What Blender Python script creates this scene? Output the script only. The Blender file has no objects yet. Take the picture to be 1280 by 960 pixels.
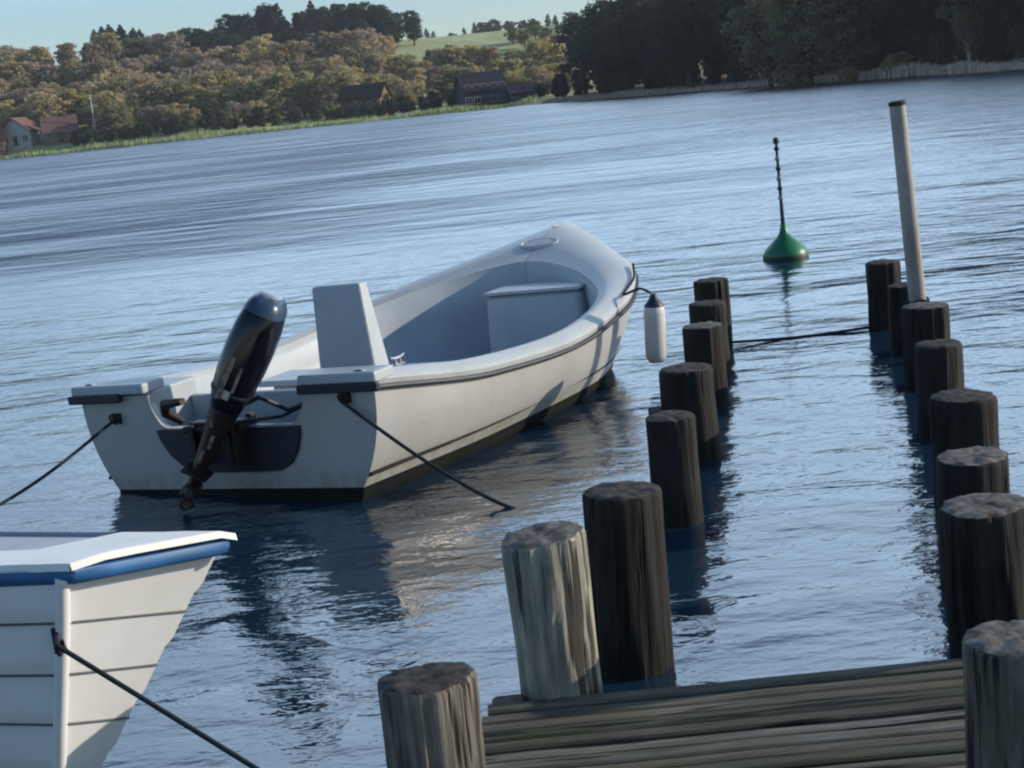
import bpy, math, random
from math import sin, cos, pi, radians, sqrt
from mathutils import Vector, Matrix, noise

scene = bpy.context.scene
COL = scene.collection
random.seed(7)

# ------------------------------------------------------------------ camera
cd = bpy.data.cameras.new('camera'); cam = bpy.data.objects.new('camera', cd); COL.objects.link(cam)
cd.lens = 36.0 * 1800 / 1280; cd.sensor_width = 36.0; cd.clip_start = .05; cd.clip_end = 4000
PITCH = math.atan(358 / 1800.0); ROLL = radians(-6.0); CAMZ = 2.0
cam.matrix_world = Matrix.Translation((0, 0, CAMZ)) @ Matrix.Rotation(pi / 2 - PITCH, 4, 'X') @ Matrix.Rotation(ROLL, 4, 'Z')
scene.camera = cam
cd.dof.use_dof = False

# ------------------------------------------------------------------ light
SUN_AZ, SUN_EL = radians(86), radians(18)
world = bpy.data.worlds.new('World'); scene.world = world; world.use_nodes = True
wn = world.node_tree; bg = wn.nodes['Background']
sky = wn.nodes.new('ShaderNodeTexSky'); sky.sky_type = 'NISHITA'; sky.sun_disc = False
sky.sun_elevation = SUN_EL; sky.sun_rotation = SUN_AZ
sky.air_density = 1.0; sky.dust_density = 0.4; sky.ozone_density = 3.9
bg.inputs[1].default_value = 0.15
# bright cloud patch added to the sky, unseen above frame, to brighten the water
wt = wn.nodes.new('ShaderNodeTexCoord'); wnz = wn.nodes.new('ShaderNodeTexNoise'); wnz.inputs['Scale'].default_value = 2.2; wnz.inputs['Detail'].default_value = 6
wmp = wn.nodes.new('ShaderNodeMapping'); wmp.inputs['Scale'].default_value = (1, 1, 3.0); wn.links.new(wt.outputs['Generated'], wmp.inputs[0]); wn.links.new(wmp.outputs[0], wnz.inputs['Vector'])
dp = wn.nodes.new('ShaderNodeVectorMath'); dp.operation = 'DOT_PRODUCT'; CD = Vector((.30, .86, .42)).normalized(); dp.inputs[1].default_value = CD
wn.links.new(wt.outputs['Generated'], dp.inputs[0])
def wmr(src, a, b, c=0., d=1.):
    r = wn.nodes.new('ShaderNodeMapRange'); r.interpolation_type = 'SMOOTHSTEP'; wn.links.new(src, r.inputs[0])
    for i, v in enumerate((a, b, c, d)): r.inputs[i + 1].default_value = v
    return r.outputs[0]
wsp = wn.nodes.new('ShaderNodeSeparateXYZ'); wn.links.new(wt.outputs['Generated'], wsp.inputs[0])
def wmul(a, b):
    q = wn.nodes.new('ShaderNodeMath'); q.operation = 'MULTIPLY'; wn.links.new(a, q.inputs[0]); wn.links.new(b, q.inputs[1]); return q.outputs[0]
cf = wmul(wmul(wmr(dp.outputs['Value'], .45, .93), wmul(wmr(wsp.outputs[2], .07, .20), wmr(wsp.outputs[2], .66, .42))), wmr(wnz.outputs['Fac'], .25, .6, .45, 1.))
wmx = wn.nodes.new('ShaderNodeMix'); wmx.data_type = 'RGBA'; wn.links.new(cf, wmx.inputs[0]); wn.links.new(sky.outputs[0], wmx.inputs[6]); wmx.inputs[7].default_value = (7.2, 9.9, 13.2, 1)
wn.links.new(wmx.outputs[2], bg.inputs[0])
sd = bpy.data.lights.new('sun', 'SUN'); sun = bpy.data.objects.new('sun', sd); COL.objects.link(sun)
sd.energy = 4.1; sd.angle = radians(.5); sd.color = (1.0, .89, .74)
S = Vector((sin(SUN_AZ) * cos(SUN_EL), cos(SUN_AZ) * cos(SUN_EL), sin(SUN_EL)))
sun.rotation_euler = S.to_track_quat('Z', 'Y').to_euler()
vs = scene.view_settings; vs.view_transform = 'Standard'; vs.look = 'None'; vs.exposure = 0.15; vs.gamma = 1.0
vs.use_curve_mapping = False
scene.cycles.max_bounces = 6
scene.cycles.filter_width = 2.2

# ------------------------------------------------------------------ helpers
def tag(o, label=None, cat=None, group=None, kind=None):
    if label: o['label'] = label
    if cat: o['category'] = cat
    if group: o['group'] = group
    if kind: o['kind'] = kind
    return o

def empty(name, loc=(0, 0, 0), rot=(0, 0, 0)):
    o = bpy.data.objects.new(name, None); COL.objects.link(o)
    o.location = loc; o.rotation_euler = rot; o.empty_display_size = .2
    return o

class MB:
    def __init__(s): s.v = []; s.f = []; s.m = []
    def add(s, vs, fs, mi=0):
        b = len(s.v); s.v += [tuple(p) for p in vs]
        for f in fs: s.f.append([i + b for i in f]); s.m.append(mi)
    def grid(s, rows, mi=0, closed=False, flip=False):
        n = len(rows[0]); vs = [p for r in rows for p in r]; fs = []
        for i in range(len(rows) - 1):
            for j in range(n if closed else n - 1):
                a = i * n + j; b = i * n + (j + 1) % n; c = b + n; d = a + n
                fs.append([a, d, c, b] if flip else [a, b, c, d])
        s.add(vs, fs, mi)
    def box(s, x0, x1, y0, y1, z0, z1, mi=0, M=None, taper=None):
        vs = [Vector((x, y, z)) for z in (z0, z1) for x, y in ((x0, y0), (x1, y0), (x1, y1), (x0, y1))]
        if taper:
            cx, cy = (x0 + x1) / 2, (y0 + y1) / 2
            for k in range(4, 8): vs[k].x = cx + (vs[k].x - cx) * taper[0]; vs[k].y = cy + (vs[k].y - cy) * taper[1]
        if M: vs = [M @ p for p in vs]
        s.add(vs, [[3, 2, 1, 0], [4, 5, 6, 7], [0, 1, 5, 4], [1, 2, 6, 5], [2, 3, 7, 6], [3, 0, 4, 7]], mi)
    def tube(s, pts, r, n=10, mi=0, cap=True):
        pts = [Vector(p) for p in pts]; rr = r if isinstance(r, (list, tuple)) else [r] * len(pts)
        rows = []; ref = None
        for i, p in enumerate(pts):
            t = (pts[min(i + 1, len(pts) - 1)] - pts[max(i - 1, 0)]).normalized()
            if ref is None: ref = t.orthogonal().normalized()
            ref = (ref - t * ref.dot(t)).normalized(); b = t.cross(ref)
            rows.append([p + (ref * cos(2 * pi * k / n) + b * sin(2 * pi * k / n)) * rr[i] for k in range(n)])
        s.grid(rows, mi, closed=True, flip=False)
        if cap:
            b = len(s.v); N = len(pts)
            s.v += [tuple(p) for p in rows[0]]; s.f.append([b + k for k in range(n)][::-1]); s.m.append(mi)
            b = len(s.v); s.v += [tuple(p) for p in rows[-1]]; s.f.append([b + k for k in range(n)]); s.m.append(mi)
    def lathe(s, prof, n=24, mi=0, M=None):
        rows = [[Vector((r * cos(2 * pi * k / n), r * sin(2 * pi * k / n), z)) for k in range(n)] for r, z in prof]
        if M: rows = [[M @ p for p in r] for r in rows]
        s.grid(rows, mi, closed=True)
    def build(s, name, mats, parent=None, smooth=False, bevel=0, merge=True):
        me = bpy.data.meshes.new(name); me.from_pydata(s.v, [], s.f)
        for m in (mats if isinstance(mats, (list, tuple)) else [mats]): me.materials.append(m)
        for p, mi in zip(me.polygons, s.m): p.material_index = mi
        if merge or smooth:
            import bmesh
            bm = bmesh.new(); bm.from_mesh(me)
            if merge: bmesh.ops.remove_doubles(bm, verts=bm.verts, dist=1e-5)
            bmesh.ops.recalc_face_normals(bm, faces=bm.faces)
            bm.to_mesh(me); bm.free()
        o = bpy.data.objects.new(name, me); COL.objects.link(o)
        if smooth:
            for p in me.polygons: p.use_smooth = True
            try:
                me.set_sharp_from_angle(angle=radians(smooth if smooth is not True else 38))
            except Exception: pass
        if bevel:
            b = o.modifiers.new('bevel', 'BEVEL'); b.width = bevel; b.segments = 3; b.limit_method = 'ANGLE'; b.angle_limit = radians(35)
        if parent: o.parent = parent
        return o

def lerp(a, b, t): return a + (b - a) * t
def sstep(t): t = max(0., min(1., t)); return t * t * (3 - 2 * t)
def curve(x, xs, ys):
    """natural cubic through a few knots (pchip-like, no overshoot)"""
    n = len(xs)
    if x <= xs[0]: return ys[0]
    if x >= xs[-1]: return ys[-1]
    k = max(i for i in range(n - 1) if xs[i] <= x)
    d = [(ys[i + 1] - ys[i]) / (xs[i + 1] - xs[i]) for i in range(n - 1)]
    def m(i):
        if i == 0: return d[0]
        if i == n - 1: return d[-1]
        return 0 if d[i - 1] * d[i] <= 0 else 2 * d[i - 1] * d[i] / (d[i - 1] + d[i])
    h = xs[k + 1] - xs[k]; t = (x - xs[k]) / h
    return (2*t**3-3*t**2+1)*ys[k]+(t**3-2*t**2+t)*h*m(k)+(-2*t**3+3*t**2)*ys[k+1]+(t**3-t**2)*h*m(k+1)

def xcol(px, Y):
    """x of a far thing that stands Y metres off in picture column px"""
    yh = 120 - .105 * (px - 640); R = cam.matrix_world.to_3x3()
    d = R @ Vector(((px - 640) / 1800, -(yh - 480) / 1800, -1)); return d.x / d.y * Y

# ------------------------------------------------------------------ materials
def mat(name, col, rough=.5, spec=.5, metal=0, noise_scale=None, amt=.25, col2=None, bump=0, bscale=None, stretch=None, detail=6, coat=0, objrand=0):
    m = bpy.data.materials.new(name); m.use_nodes = True; N = m.node_tree.nodes; L = m.node_tree.links
    b = N['Principled BSDF']; b.inputs['Base Color'].default_value = (*col, 1); b.inputs['Roughness'].default_value = rough
    b.inputs['Specular IOR Level'].default_value = spec; b.inputs['Metallic'].default_value = metal; b.inputs['Coat Weight'].default_value = coat
    tc = N.new('ShaderNodeTexCoord'); mp = N.new('ShaderNodeMapping'); L.new(tc.outputs['Object'], mp.inputs[0])
    if stretch: mp.inputs['Scale'].default_value = stretch
    if noise_scale:
        n = N.new('ShaderNodeTexNoise'); n.inputs['Scale'].default_value = noise_scale; n.inputs['Detail'].default_value = detail
        n.inputs['Roughness'].default_value = .62; L.new(mp.outputs[0], n.inputs['Vector'])
        r = N.new('ShaderNodeValToRGB'); L.new(n.outputs['Fac'], r.inputs[0])
        c2 = col2 or tuple(c * (1 - amt) for c in col)
        r.color_ramp.elements[0].position = .35; r.color_ramp.elements[0].color = (*c2, 1)
        r.color_ramp.elements[1].position = .65; r.color_ramp.elements[1].color = (*col, 1)
        out = r.outputs[0]
        if objrand:
            oi = N.new('ShaderNodeObjectInfo'); hs = N.new('ShaderNodeHueSaturation')
            mr = N.new('ShaderNodeMapRange'); mr.inputs[3].default_value = 1 - objrand; mr.inputs[4].default_value = 1 + objrand
            L.new(oi.outputs['Random'], mr.inputs[0]); L.new(mr.outputs[0], hs.inputs['Value'])
            ml = N.new('ShaderNodeMath'); ml.operation = 'MULTIPLY'; ml.inputs[1].default_value = 7.31; fr = N.new('ShaderNodeMath'); fr.operation = 'FRACT'
            mh = N.new('ShaderNodeMapRange'); mh.inputs[3].default_value = .5 - objrand * .05; mh.inputs[4].default_value = .5 + objrand * .05
            L.new(oi.outputs['Random'], ml.inputs[0]); L.new(ml.outputs[0], fr.inputs[0]); L.new(fr.outputs[0], mh.inputs[0]); L.new(mh.outputs[0], hs.inputs['Hue'])
            L.new(out, hs.inputs['Color']); out = hs.outputs[0]
        L.new(out, b.inputs['Base Color'])
        rr = N.new('ShaderNodeMapRange'); rr.inputs[3].default_value = max(0, rough - .08); rr.inputs[4].default_value = min(1, rough + .12)
        L.new(n.outputs['Fac'], rr.inputs[0]); L.new(rr.outputs[0], b.inputs['Roughness'])
    if bump:
        n2 = N.new('ShaderNodeTexNoise'); n2.inputs['Scale'].default_value = bscale or 30; n2.inputs['Detail'].default_value = 5
        L.new(mp.outputs[0], n2.inputs['Vector']); bp = N.new('ShaderNodeBump'); bp.inputs['Strength'].default_value = 1; bp.inputs['Distance'].default_value = bump
        L.new(n2.outputs['Fac'], bp.inputs['Height']); L.new(bp.outputs[0], b.inputs['Normal'])
    return m

def wood_mat(name, light, dark, green, greenamt, crack=.35, along='z'):
    """weathered round timber: long vertical grain, cracks, algae in patches and towards the foot"""
    m = bpy.data.materials.new(name); m.use_nodes = True; N = m.node_tree.nodes; L = m.node_tree.links
    b = N['Principled BSDF']; b.inputs['Roughness'].default_value = .8; b.inputs['Specular IOR Level'].default_value = .25
    tc = N.new('ShaderNodeTexCoord'); oi = N.new('ShaderNodeObjectInfo')
    ad = N.new('ShaderNodeVectorMath'); ad.operation = 'ADD'; sc = N.new('ShaderNodeVectorMath'); sc.operation = 'SCALE'; sc.inputs[3].default_value = 20
    cb = N.new('ShaderNodeCombineXYZ')
    for k in range(3): L.new(oi.outputs['Random'], cb.inputs[k])
    L.new(cb.outputs[0], sc.inputs[0]); L.new(tc.outputs['Object'], ad.inputs[0]); L.new(sc.outputs[0], ad.inputs[1])
    def nz(scale, st, det=6, rgh=.6):
        if along == 'x': st = (st[2], st[0], st[1])
        mp = N.new('ShaderNodeMapping'); mp.inputs['Scale'].default_value = st; L.new(ad.outputs[0], mp.inputs[0])
        n = N.new('ShaderNodeTexNoise'); n.inputs['Scale'].default_value = scale; n.inputs['Detail'].default_value = det; n.inputs['Roughness'].default_value = rgh
        L.new(mp.outputs[0], n.inputs['Vector']); return n.outputs['Fac']
    def ramp(src, p0, p1, c0, c1):
        r = N.new('ShaderNodeValToRGB'); L.new(src, r.inputs[0]); e = r.color_ramp.elements
        e[0].position = p0; e[1].position = p1; e[0].color = (*c0, 1); e[1].color = (*c1, 1); return r.outputs[0]
    def mix(f, a, c, mode='MIX'):
        x = N.new('ShaderNodeMix'); x.data_type = 'RGBA'; x.blend_type = mode
        if isinstance(f, float): x.inputs[0].default_value = f
        else: L.new(f, x.inputs[0])
        for i, q in ((6, a), (7, c)):
            if isinstance(q, tuple): x.inputs[i].default_value = (*q, 1)
            else: L.new(q, x.inputs[i])
        return x.outputs[2]
    grain = nz(38, (1, 1, .07)); big = nz(6, (1, 1, .35)); cr = nz(17, (1, 1, .06), 3)
    c = mix(ramp(grain, .3, .7, (0, 0, 0), (1, 1, 1)), dark, light)
    c = mix(ramp(big, .42, .62, (0, 0, 0), (1, 1, 1)), mix(.55, c, dark), c)
    gm = N.new('ShaderNodeMath'); gm.operation = 'MULTIPLY'; gm.inputs[1].default_value = greenamt
    g2 = nz(5, (1, 1, .5)); L.new(ramp(g2, .42, .6, (0, 0, 0), (1, 1, 1)), gm.inputs[0])
    c = mix(gm.outputs[0], c, green)
    crk = ramp(cr, crack, crack + .06, (0, 0, 0), (1, 1, 1))
    c = mix(crk, tuple(x * .25 for x in dark), c)
    sz = N.new('ShaderNodeSeparateXYZ'); L.new(tc.outputs['Object'], sz.inputs[0]); wz = N.new('ShaderNodeMath'); wz.operation = 'MULTIPLY_ADD'
    L.new(big, wz.inputs[0]); wz.inputs[1].default_value = -.16; L.new(sz.outputs[2], wz.inputs[2])
    wr = N.new('ShaderNodeMapRange'); L.new(wz.outputs[0], wr.inputs[0]); wr.inputs[1].default_value = .0; wr.inputs[2].default_value = .09; wr.inputs[3].default_value = 1; wr.inputs[4].default_value = 0
    if name.endswith('timber'): c = mix(wr.outputs[0], c, (.008, .010, .008))   # wet, weedy foot
    L.new(c, b.inputs['Base Color'])
    ma = N.new('ShaderNodeMath'); ma.operation = 'MULTIPLY_ADD'; L.new(crk, ma.inputs[0]); ma.inputs[1].default_value = .8; L.new(grain, ma.inputs[2])
    bp = N.new('ShaderNodeBump'); bp.inputs['Distance'].default_value = .008; bp.inputs['Strength'].default_value = 1; L.new(ma.outputs[0], bp.inputs['Height'])
    L.new(bp.outputs[0], b.inputs['Normal'])
    return m

M = {}
M['gel'] = mat('white_gelcoat', (.41, .41, .39), .28, .5, noise_scale=2.2, col2=(.38, .375, .345), bump=.0006, bscale=3, stretch=(1, 1, .6))
def grime(m):
    N = m.node_tree.nodes; L = m.node_tree.links; b = N['Principled BSDF']; src = b.inputs['Base Color'].links[0].from_socket
    tc = N.new('ShaderNodeTexCoord'); sp = N.new('ShaderNodeSeparateXYZ'); L.new(tc.outputs['Object'], sp.inputs[0])
    def nz(sc, st, dt=5):
        mp = N.new('ShaderNodeMapping'); mp.inputs['Scale'].default_value = st; L.new(tc.outputs['Object'], mp.inputs[0]); n = N.new('ShaderNodeTexNoise'); n.inputs['Scale'].default_value = sc; n.inputs['Detail'].default_value = dt; L.new(mp.outputs[0], n.inputs['Vector']); return n.outputs['Fac']
    def mr(src_, a, b_, c=0., d=1.):
        r = N.new('ShaderNodeMapRange'); L.new(src_, r.inputs[0])
        for i, v in enumerate((a, b_, c, d)): r.inputs[i + 1].default_value = v
        return r.outputs[0]
    def mx(f, a, c):
        x = N.new('ShaderNodeMix'); x.data_type = 'RGBA'; L.new(f, x.inputs[0]); L.new(a, x.inputs[6]); x.inputs[7].default_value = (*c, 1); return x.outputs[2]
    def mul(a, c):
        x = N.new('ShaderNodeMath'); x.operation = 'MULTIPLY'; L.new(a, x.inputs[0]); L.new(c, x.inputs[1]); return x.outputs[0]
    runs = mr(nz(9, (1, 1, .08)), .55, .75, 0, .16); c = mx(runs, src, (.30, .285, .24))
    wob = N.new('ShaderNodeMath'); wob.operation = 'MULTIPLY_ADD'; L.new(nz(6, (1, 1, .3)), wob.inputs[0]); wob.inputs[1].default_value = -.10; L.new(sp.outputs[2], wob.inputs[2])
    c = mx(mul(mr(wob.outputs[0], .13, .03, 0, 1), mr(nz(14, (1, 1, .5)), .35, .6, .1, .5)), c, (.20, .19, .13))
    c = mx(mr(nz(28, (1, .25, 1), 3), .66, .72, 0, .4), c, (.28, .27, .25))
    L.new(c, b.inputs['Base Color'])
grime(M['gel'])
M['gel_in'] = mat('grey_white_inner_gelcoat', (.42, .46, .48), .4, .4, noise_scale=3, col2=(.36, .40, .42))
M['deck'] = mat('pale_deck_gelcoat', (.44, .465, .46), .4, .5, noise_scale=5, col2=(.38, .405, .40))
M['black'] = mat('black_antifouling', (.008, .009, .010), .7, .15, noise_scale=4, col2=(.012, .015, .012))
M['rub'] = mat('navy_rubber_strip', (.012, .016, .028), .45, .4, noise_scale=8, amt=.2)
M['line'] = mat('dark_rub_line', (.022, .026, .032), .5, .4, noise_scale=8, amt=.2)
M['pad'] = mat('dark_navy_plastic', (.018, .022, .035), .45, .4, noise_scale=9, amt=.35)
M['cowl'] = mat('gloss_black_cowling', (.005, .005, .008), .14, .5, noise_scale=5, amt=.3)
M['cowl_blue'] = mat('silver_blue_cowling_cap', (.035, .07, .12), .28, .5, noise_scale=6, amt=.3)
M['motor'] = mat('black_cast_metal', (.012, .011, .011), .5, .4, metal=.2, noise_scale=14, col2=(.03, .018, .012), bump=.002, bscale=30)
M['scuff'] = mat('worn_bare_aluminium', (.30, .25, .21), .5, .4, metal=.4, noise_scale=25, col2=(.05, .035, .03))
M['steel'] = mat('dull_steel', (.40, .41, .42), .35, .5, metal=.8, noise_scale=12, amt=.3)
M['rope'] = mat('dark_blue_grey_rope', (.035, .045, .055), .9, .1, noise_scale=120, amt=.5, stretch=(1, 1, 1))
M['fender'] = mat('white_vinyl', (.60, .60, .58), .4, .5, noise_scale=7, col2=(.5, .5, .47))
M['bluerub'] = mat('bright_blue_rubber', (.03, .14, .34), .5, .5, noise_scale=6, amt=.3)
M['clinker'] = mat('white_painted_planking', (.80, .80, .77), .35, .5, noise_scale=4, col2=(.74, .74, .70), bump=.001, bscale=8)
M['dinghy_in'] = mat('pale_grey_deck_paint', (.42, .44, .48), .55, .3, noise_scale=6, amt=.15)
M['seam'] = mat('seam_grey', (.14, .14, .145), .7, .2, noise_scale=9, amt=.3)
M['green'] = mat('green_buoy_paint', (.008, .18, .07), .38, .5, noise_scale=5, col2=(.006, .12, .05))
M['darkgreen'] = mat('dark_wet_green', (.006, .03, .02), .5, .4, noise_scale=5, amt=.4)
M['staff'] = mat('dark_staff_paint', (.012, .03, .05), .5, .4, noise_scale=20, amt=.4)
M['palestaff'] = mat('pale_staff_band', (.30, .36, .38), .5, .4, noise_scale=20, amt=.3)
M['pole'] = mat('greyed_pole', (.40, .37, .33), .6, .3, metal=0, noise_scale=7, col2=(.24, .215, .19), stretch=(1, 1, .25))
M['pilecap'] = mat('dark_cap', (.03, .035, .03), .7, .3, noise_scale=9, amt=.3)
DK = (.014, .012, .010)
M['pile_dark'] = wood_mat('dark_creosoted_timber', (.032, .029, .026), (.008, .0075, .007), (.015, .022, .015), .5)
M['pile_mid'] = wood_mat('brown_weathered_timber', (.36, .31, .25), (.07, .058, .048), (.035, .045, .03), .5, .38)
M['pile_grey'] = wood_mat('grey_weathered_timber', (.58, .54, .44), (.18, .17, .135), (.10, .13, .10), .75, .37)
M['pile_top'] = mat('bleached_end_grain', (.20, .185, .165), .85, .2, noise_scale=22, col2=(.06, .055, .045), bump=.004, bscale=40)
M['pile_topdark'] = mat('dark_end_grain', (.085, .075, .065), .85, .2, noise_scale=22, col2=(.025, .022, .02), bump=.004, bscale=40)
M['deckwood'] = wood_mat('mossy_ribbed_decking', (.23, .21, .155), (.06, .054, .04), (.09, .09, .055), .6, .33, along='x')
M['deckwood2'] = wood_mat('grey_ribbed_decking', (.29, .275, .225), (.075, .07, .057), (.08, .085, .045), .4, .36, along='x')
M['deckwood3'] = wood_mat('dark_wet_decking', (.17, .155, .12), (.042, .038, .03), (.06, .07, .03), .6, .36, along='x')

# water ------------------------------------------------------------
def water_mat():
    m = bpy.data.materials.new('lake_water'); m.use_nodes = True; N = m.node_tree.nodes; L = m.node_tree.links
    b = N['Principled BSDF']; b.inputs['Base Color'].default_value = (.009, .028, .052, 1); b.inputs['Roughness'].default_value = .06; b.inputs['IOR'].default_value = 1.4
    tc = N.new('ShaderNodeTexCoord')
    sy = N.new('ShaderNodeSeparateXYZ'); L.new(tc.outputs['Object'], sy.inputs[0]); fr = N.new('ShaderNodeMapRange'); L.new(sy.outputs[1], fr.inputs[0])
    for i_, v_ in enumerate((12, 130, .07, .20)): fr.inputs[i_ + 1].default_value = v_
    L.new(fr.outputs[0], b.inputs['Roughness'])   # open water away from the jetty is roughened by the wind
    def nz(scale, st, rot, det, rgh=.55, off=0):
        mp = N.new('ShaderNodeMapping'); mp.inputs['Scale'].default_value = st; mp.inputs['Rotation'].default_value = (0, 0, rot); mp.inputs['Location'].default_value = (off, off, 0)
        L.new(tc.outputs['Object'], mp.inputs[0])
        n = N.new('ShaderNodeTexNoise'); n.inputs['Scale'].default_value = scale; n.inputs['Detail'].default_value = det; n.inputs['Roughness'].default_value = rgh
        n.inputs['Distortion'].default_value = .3
        L.new(mp.outputs[0], n.inputs['Vector']); return n.outputs['Fac']
    def bump(h, dist, prev=None, strength=1.):
        bp = N.new('ShaderNodeBump'); bp.inputs['Distance'].default_value = dist; L.new(h, bp.inputs['Height'])
        if isinstance(strength, float): bp.inputs['Strength'].default_value = strength
        else: L.new(strength, bp.inputs['Strength'])
        if prev: L.new(prev, bp.inputs['Normal'])
        return bp.outputs[0]
    def far(src):   # the open lake is rougher than the lee by the jetty
        f_ = N.new('ShaderNodeMapRange'); L.new(sy.outputs[1], f_.inputs[0])
        for i_, v_ in enumerate((13, 70, 1.0, 3.2)): f_.inputs[i_ + 1].default_value = v_
        q_ = N.new('ShaderNodeMath'); q_.operation = 'MULTIPLY'; L.new(src, q_.inputs[0]); L.new(f_.outputs[0], q_.inputs[1]); return q_.outputs[0]
    a = nz(.33, (1, 2.2, 1), radians(8), 3)            # slow swell
    c = nz(2.1, (1, 2.0, 1), radians(-10), 4, off=3)   # wavelets
    d = nz(8.0, (1, 1.7, 1), radians(20), 3, off=9)    # ripples
    gust = nz(.05, (1, 3.0, 1), radians(6), 3, off=5)  # patches of wind
    gr = N.new('ShaderNodeMapRange'); L.new(gust, gr.inputs[0]); gr.inputs[1].default_value = .38; gr.inputs[2].default_value = .62
    gr.inputs[3].default_value = .55; gr.inputs[4].default_value = 1.0
    # wind-blown water shows its steeper wave faces: tilt them in patches out on the lake
    def mr(src, a_, b_, c_=0., d_=1., sm=False):
        f_ = N.new('ShaderNodeMapRange'); L.new(src, f_.inputs[0])
        if sm: f_.interpolation_type = 'SMOOTHSTEP'
        for i_, v_ in enumerate((a_, b_, c_, d_)): f_.inputs[i_ + 1].default_value = v_
        return f_.outputs[0]
    def mu(p_, q_):
        x_ = N.new('ShaderNodeMath'); x_.operation = 'MULTIPLY'; L.new(p_, x_.inputs[0])
        if isinstance(q_, float): x_.inputs[1].default_value = q_
        else: L.new(q_, x_.inputs[1])
        return x_.outputs[0]
    streak = nz(.22, (.5, 3.5, 1), radians(-4), 4, off=11)
    tl = mu(mu(mu(mr(sy.outputs[1], 12, 30, 0, 1, True), mr(sy.outputs[0], 12, -6, .3, 1.)), mr(gust, .38, .6, .65, 1.)), mr(streak, .3, .7, .7, 1.))
    cv = N.new('ShaderNodeCombineXYZ'); L.new(mu(tl, -.36), cv.inputs[1]); cv.inputs[2].default_value = 1.0
    nv = N.new('ShaderNodeVectorMath'); nv.operation = 'NORMALIZE'; L.new(cv.outputs[0], nv.inputs[0])
    n = bump(far(a), .075, nv.outputs[0]); n = bump(far(c), .019, n, gr.outputs[0]); n = bump(far(d), .0048, n, gr.outputs[0])
    L.new(n, b.inputs['Normal'])
    # choppier patches mirror less of the low sky
    ch = N.new('ShaderNodeMapRange'); L.new(sy.outputs[1], ch.inputs[0]); ch.inputs[1].default_value = 14; ch.inputs[2].default_value = 55; ch.interpolation_type = 'SMOOTHSTEP'
    g3 = N.new('ShaderNodeMapRange'); L.new(gust, g3.inputs[0]); g3.inputs[1].default_value = .40; g3.inputs[2].default_value = .58; g3.inputs[3].default_value = .35; g3.inputs[4].default_value = 1
    xm = N.new('ShaderNodeMapRange'); L.new(sy.outputs[0], xm.inputs[0]); xm.inputs[1].default_value = 12; xm.inputs[2].default_value = -10; xm.inputs[3].default_value = .45
    m1 = N.new('ShaderNodeMath'); m1.operation = 'MULTIPLY'; L.new(ch.outputs[0], m1.inputs[0]); L.new(g3.outputs[0], m1.inputs[1])
    m2 = N.new('ShaderNodeMath'); m2.operation = 'MULTIPLY'; L.new(m1.outputs[0], m2.inputs[0]); L.new(xm.outputs[0], m2.inputs[1])
    io = N.new('ShaderNodeMapRange'); L.new(m2.outputs[0], io.inputs[0]); io.inputs[3].default_value = 2.0; io.inputs[4].default_value = 1.4; L.new(io.outputs[0], b.inputs['IOR'])
    return m
M['water'] = water_mat()

def terrain_mat():
    m = bpy.data.materials.new('meadow_and_shore'); m.use_nodes = True; N = m.node_tree.nodes; L = m.node_tree.links
    b = N['Principled BSDF']; b.inputs['Roughness'].default_value = .9; b.inputs['Specular IOR Level'].default_value = .1
    tc = N.new('ShaderNodeTexCoord'); n = N.new('ShaderNodeTexNoise'); n.inputs['Scale'].default_value = .12; n.inputs['Detail'].default_value = 9; L.new(tc.outputs['Object'], n.inputs['Vector'])
    def ramp(src, p0, p1, c0, c1):
        r = N.new('ShaderNodeValToRGB'); L.new(src, r.inputs[0]); e = r.color_ramp.elements
        e[0].position = p0; e[1].position = p1; e[0].color = (*c0, 1); e[1].color = (*c1, 1); return r.outputs[0]
    g = ramp(n.outputs['Fac'], .35, .65, (.34, .38, .18), (.46, .49, .25))
    s = ramp(n.outputs['Fac'], .35, .65, (.28, .21, .15), (.42, .33, .25))
    sp = N.new('ShaderNodeSeparateXYZ'); L.new(tc.outputs['Object'], sp.inputs[0])
    def maprange(src, a, c):
        r = N.new('ShaderNodeMapRange'); L.new(src, r.inputs[0]); r.inputs[1].default_value = a; r.inputs[2].default_value = c; return r.outputs[0]
    mx = N.new('ShaderNodeMix'); mx.data_type = 'RGBA'
    mm = N.new('ShaderNodeMath'); mm.operation = 'MULTIPLY'
    L.new(maprange(sp.outputs[0], 2, 22), mm.inputs[0]); L.new(maprange(sp.outputs[1], 300, 285), mm.inputs[1])
    L.new(mm.outputs[0], mx.inputs[0]); L.new(g, mx.inputs[6]); L.new(s, mx.inputs[7])
    L.new(mx.outputs[2], b.inputs['Base Color'])
    return m
M['terrain'] = terrain_mat()

# ------------------------------------------------------------------ terrain, water
def shore_y(x): return 296 + 3 * sin(x * .05) + 1.5 * sin(x * .17 + 1) - .1 * (x + 98) * (x < 15)
def shore_x(y): return curve(y, [-150, 0, 40, 80, 110, 150, 195, 240, 283, 310], [300, 170, 95, 52, 41.5, 37, 31.5, 19, 7, -12]) + .8 * sin(y * .25)
def height(x, y):
    dl = y - shore_y(x); dr = (x - shore_x(y)) * .9 if y < 305 else dl
    d = max(dl, dr)
    if d < 0: return max(-3.0, d * .12)
    bank = lerp(2.1, .5, sstep((x + 110) / 105)) if dl > dr or y > 300 else 1.0
    h = bank * sstep(d / 9)
    wl = 1 - sstep((x - 30) / 60)
    h += 19 * sstep((y - 318) / 120) * lerp(.75, 1, wl) + 3.5 * sstep((y - 430) / 150)
    h += 2.0 * sstep(max(0, dr) / 60) + noise.noise((x * .02, y * .02, 0)) * 1.5 * sstep(d / 60)
    return h
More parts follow.
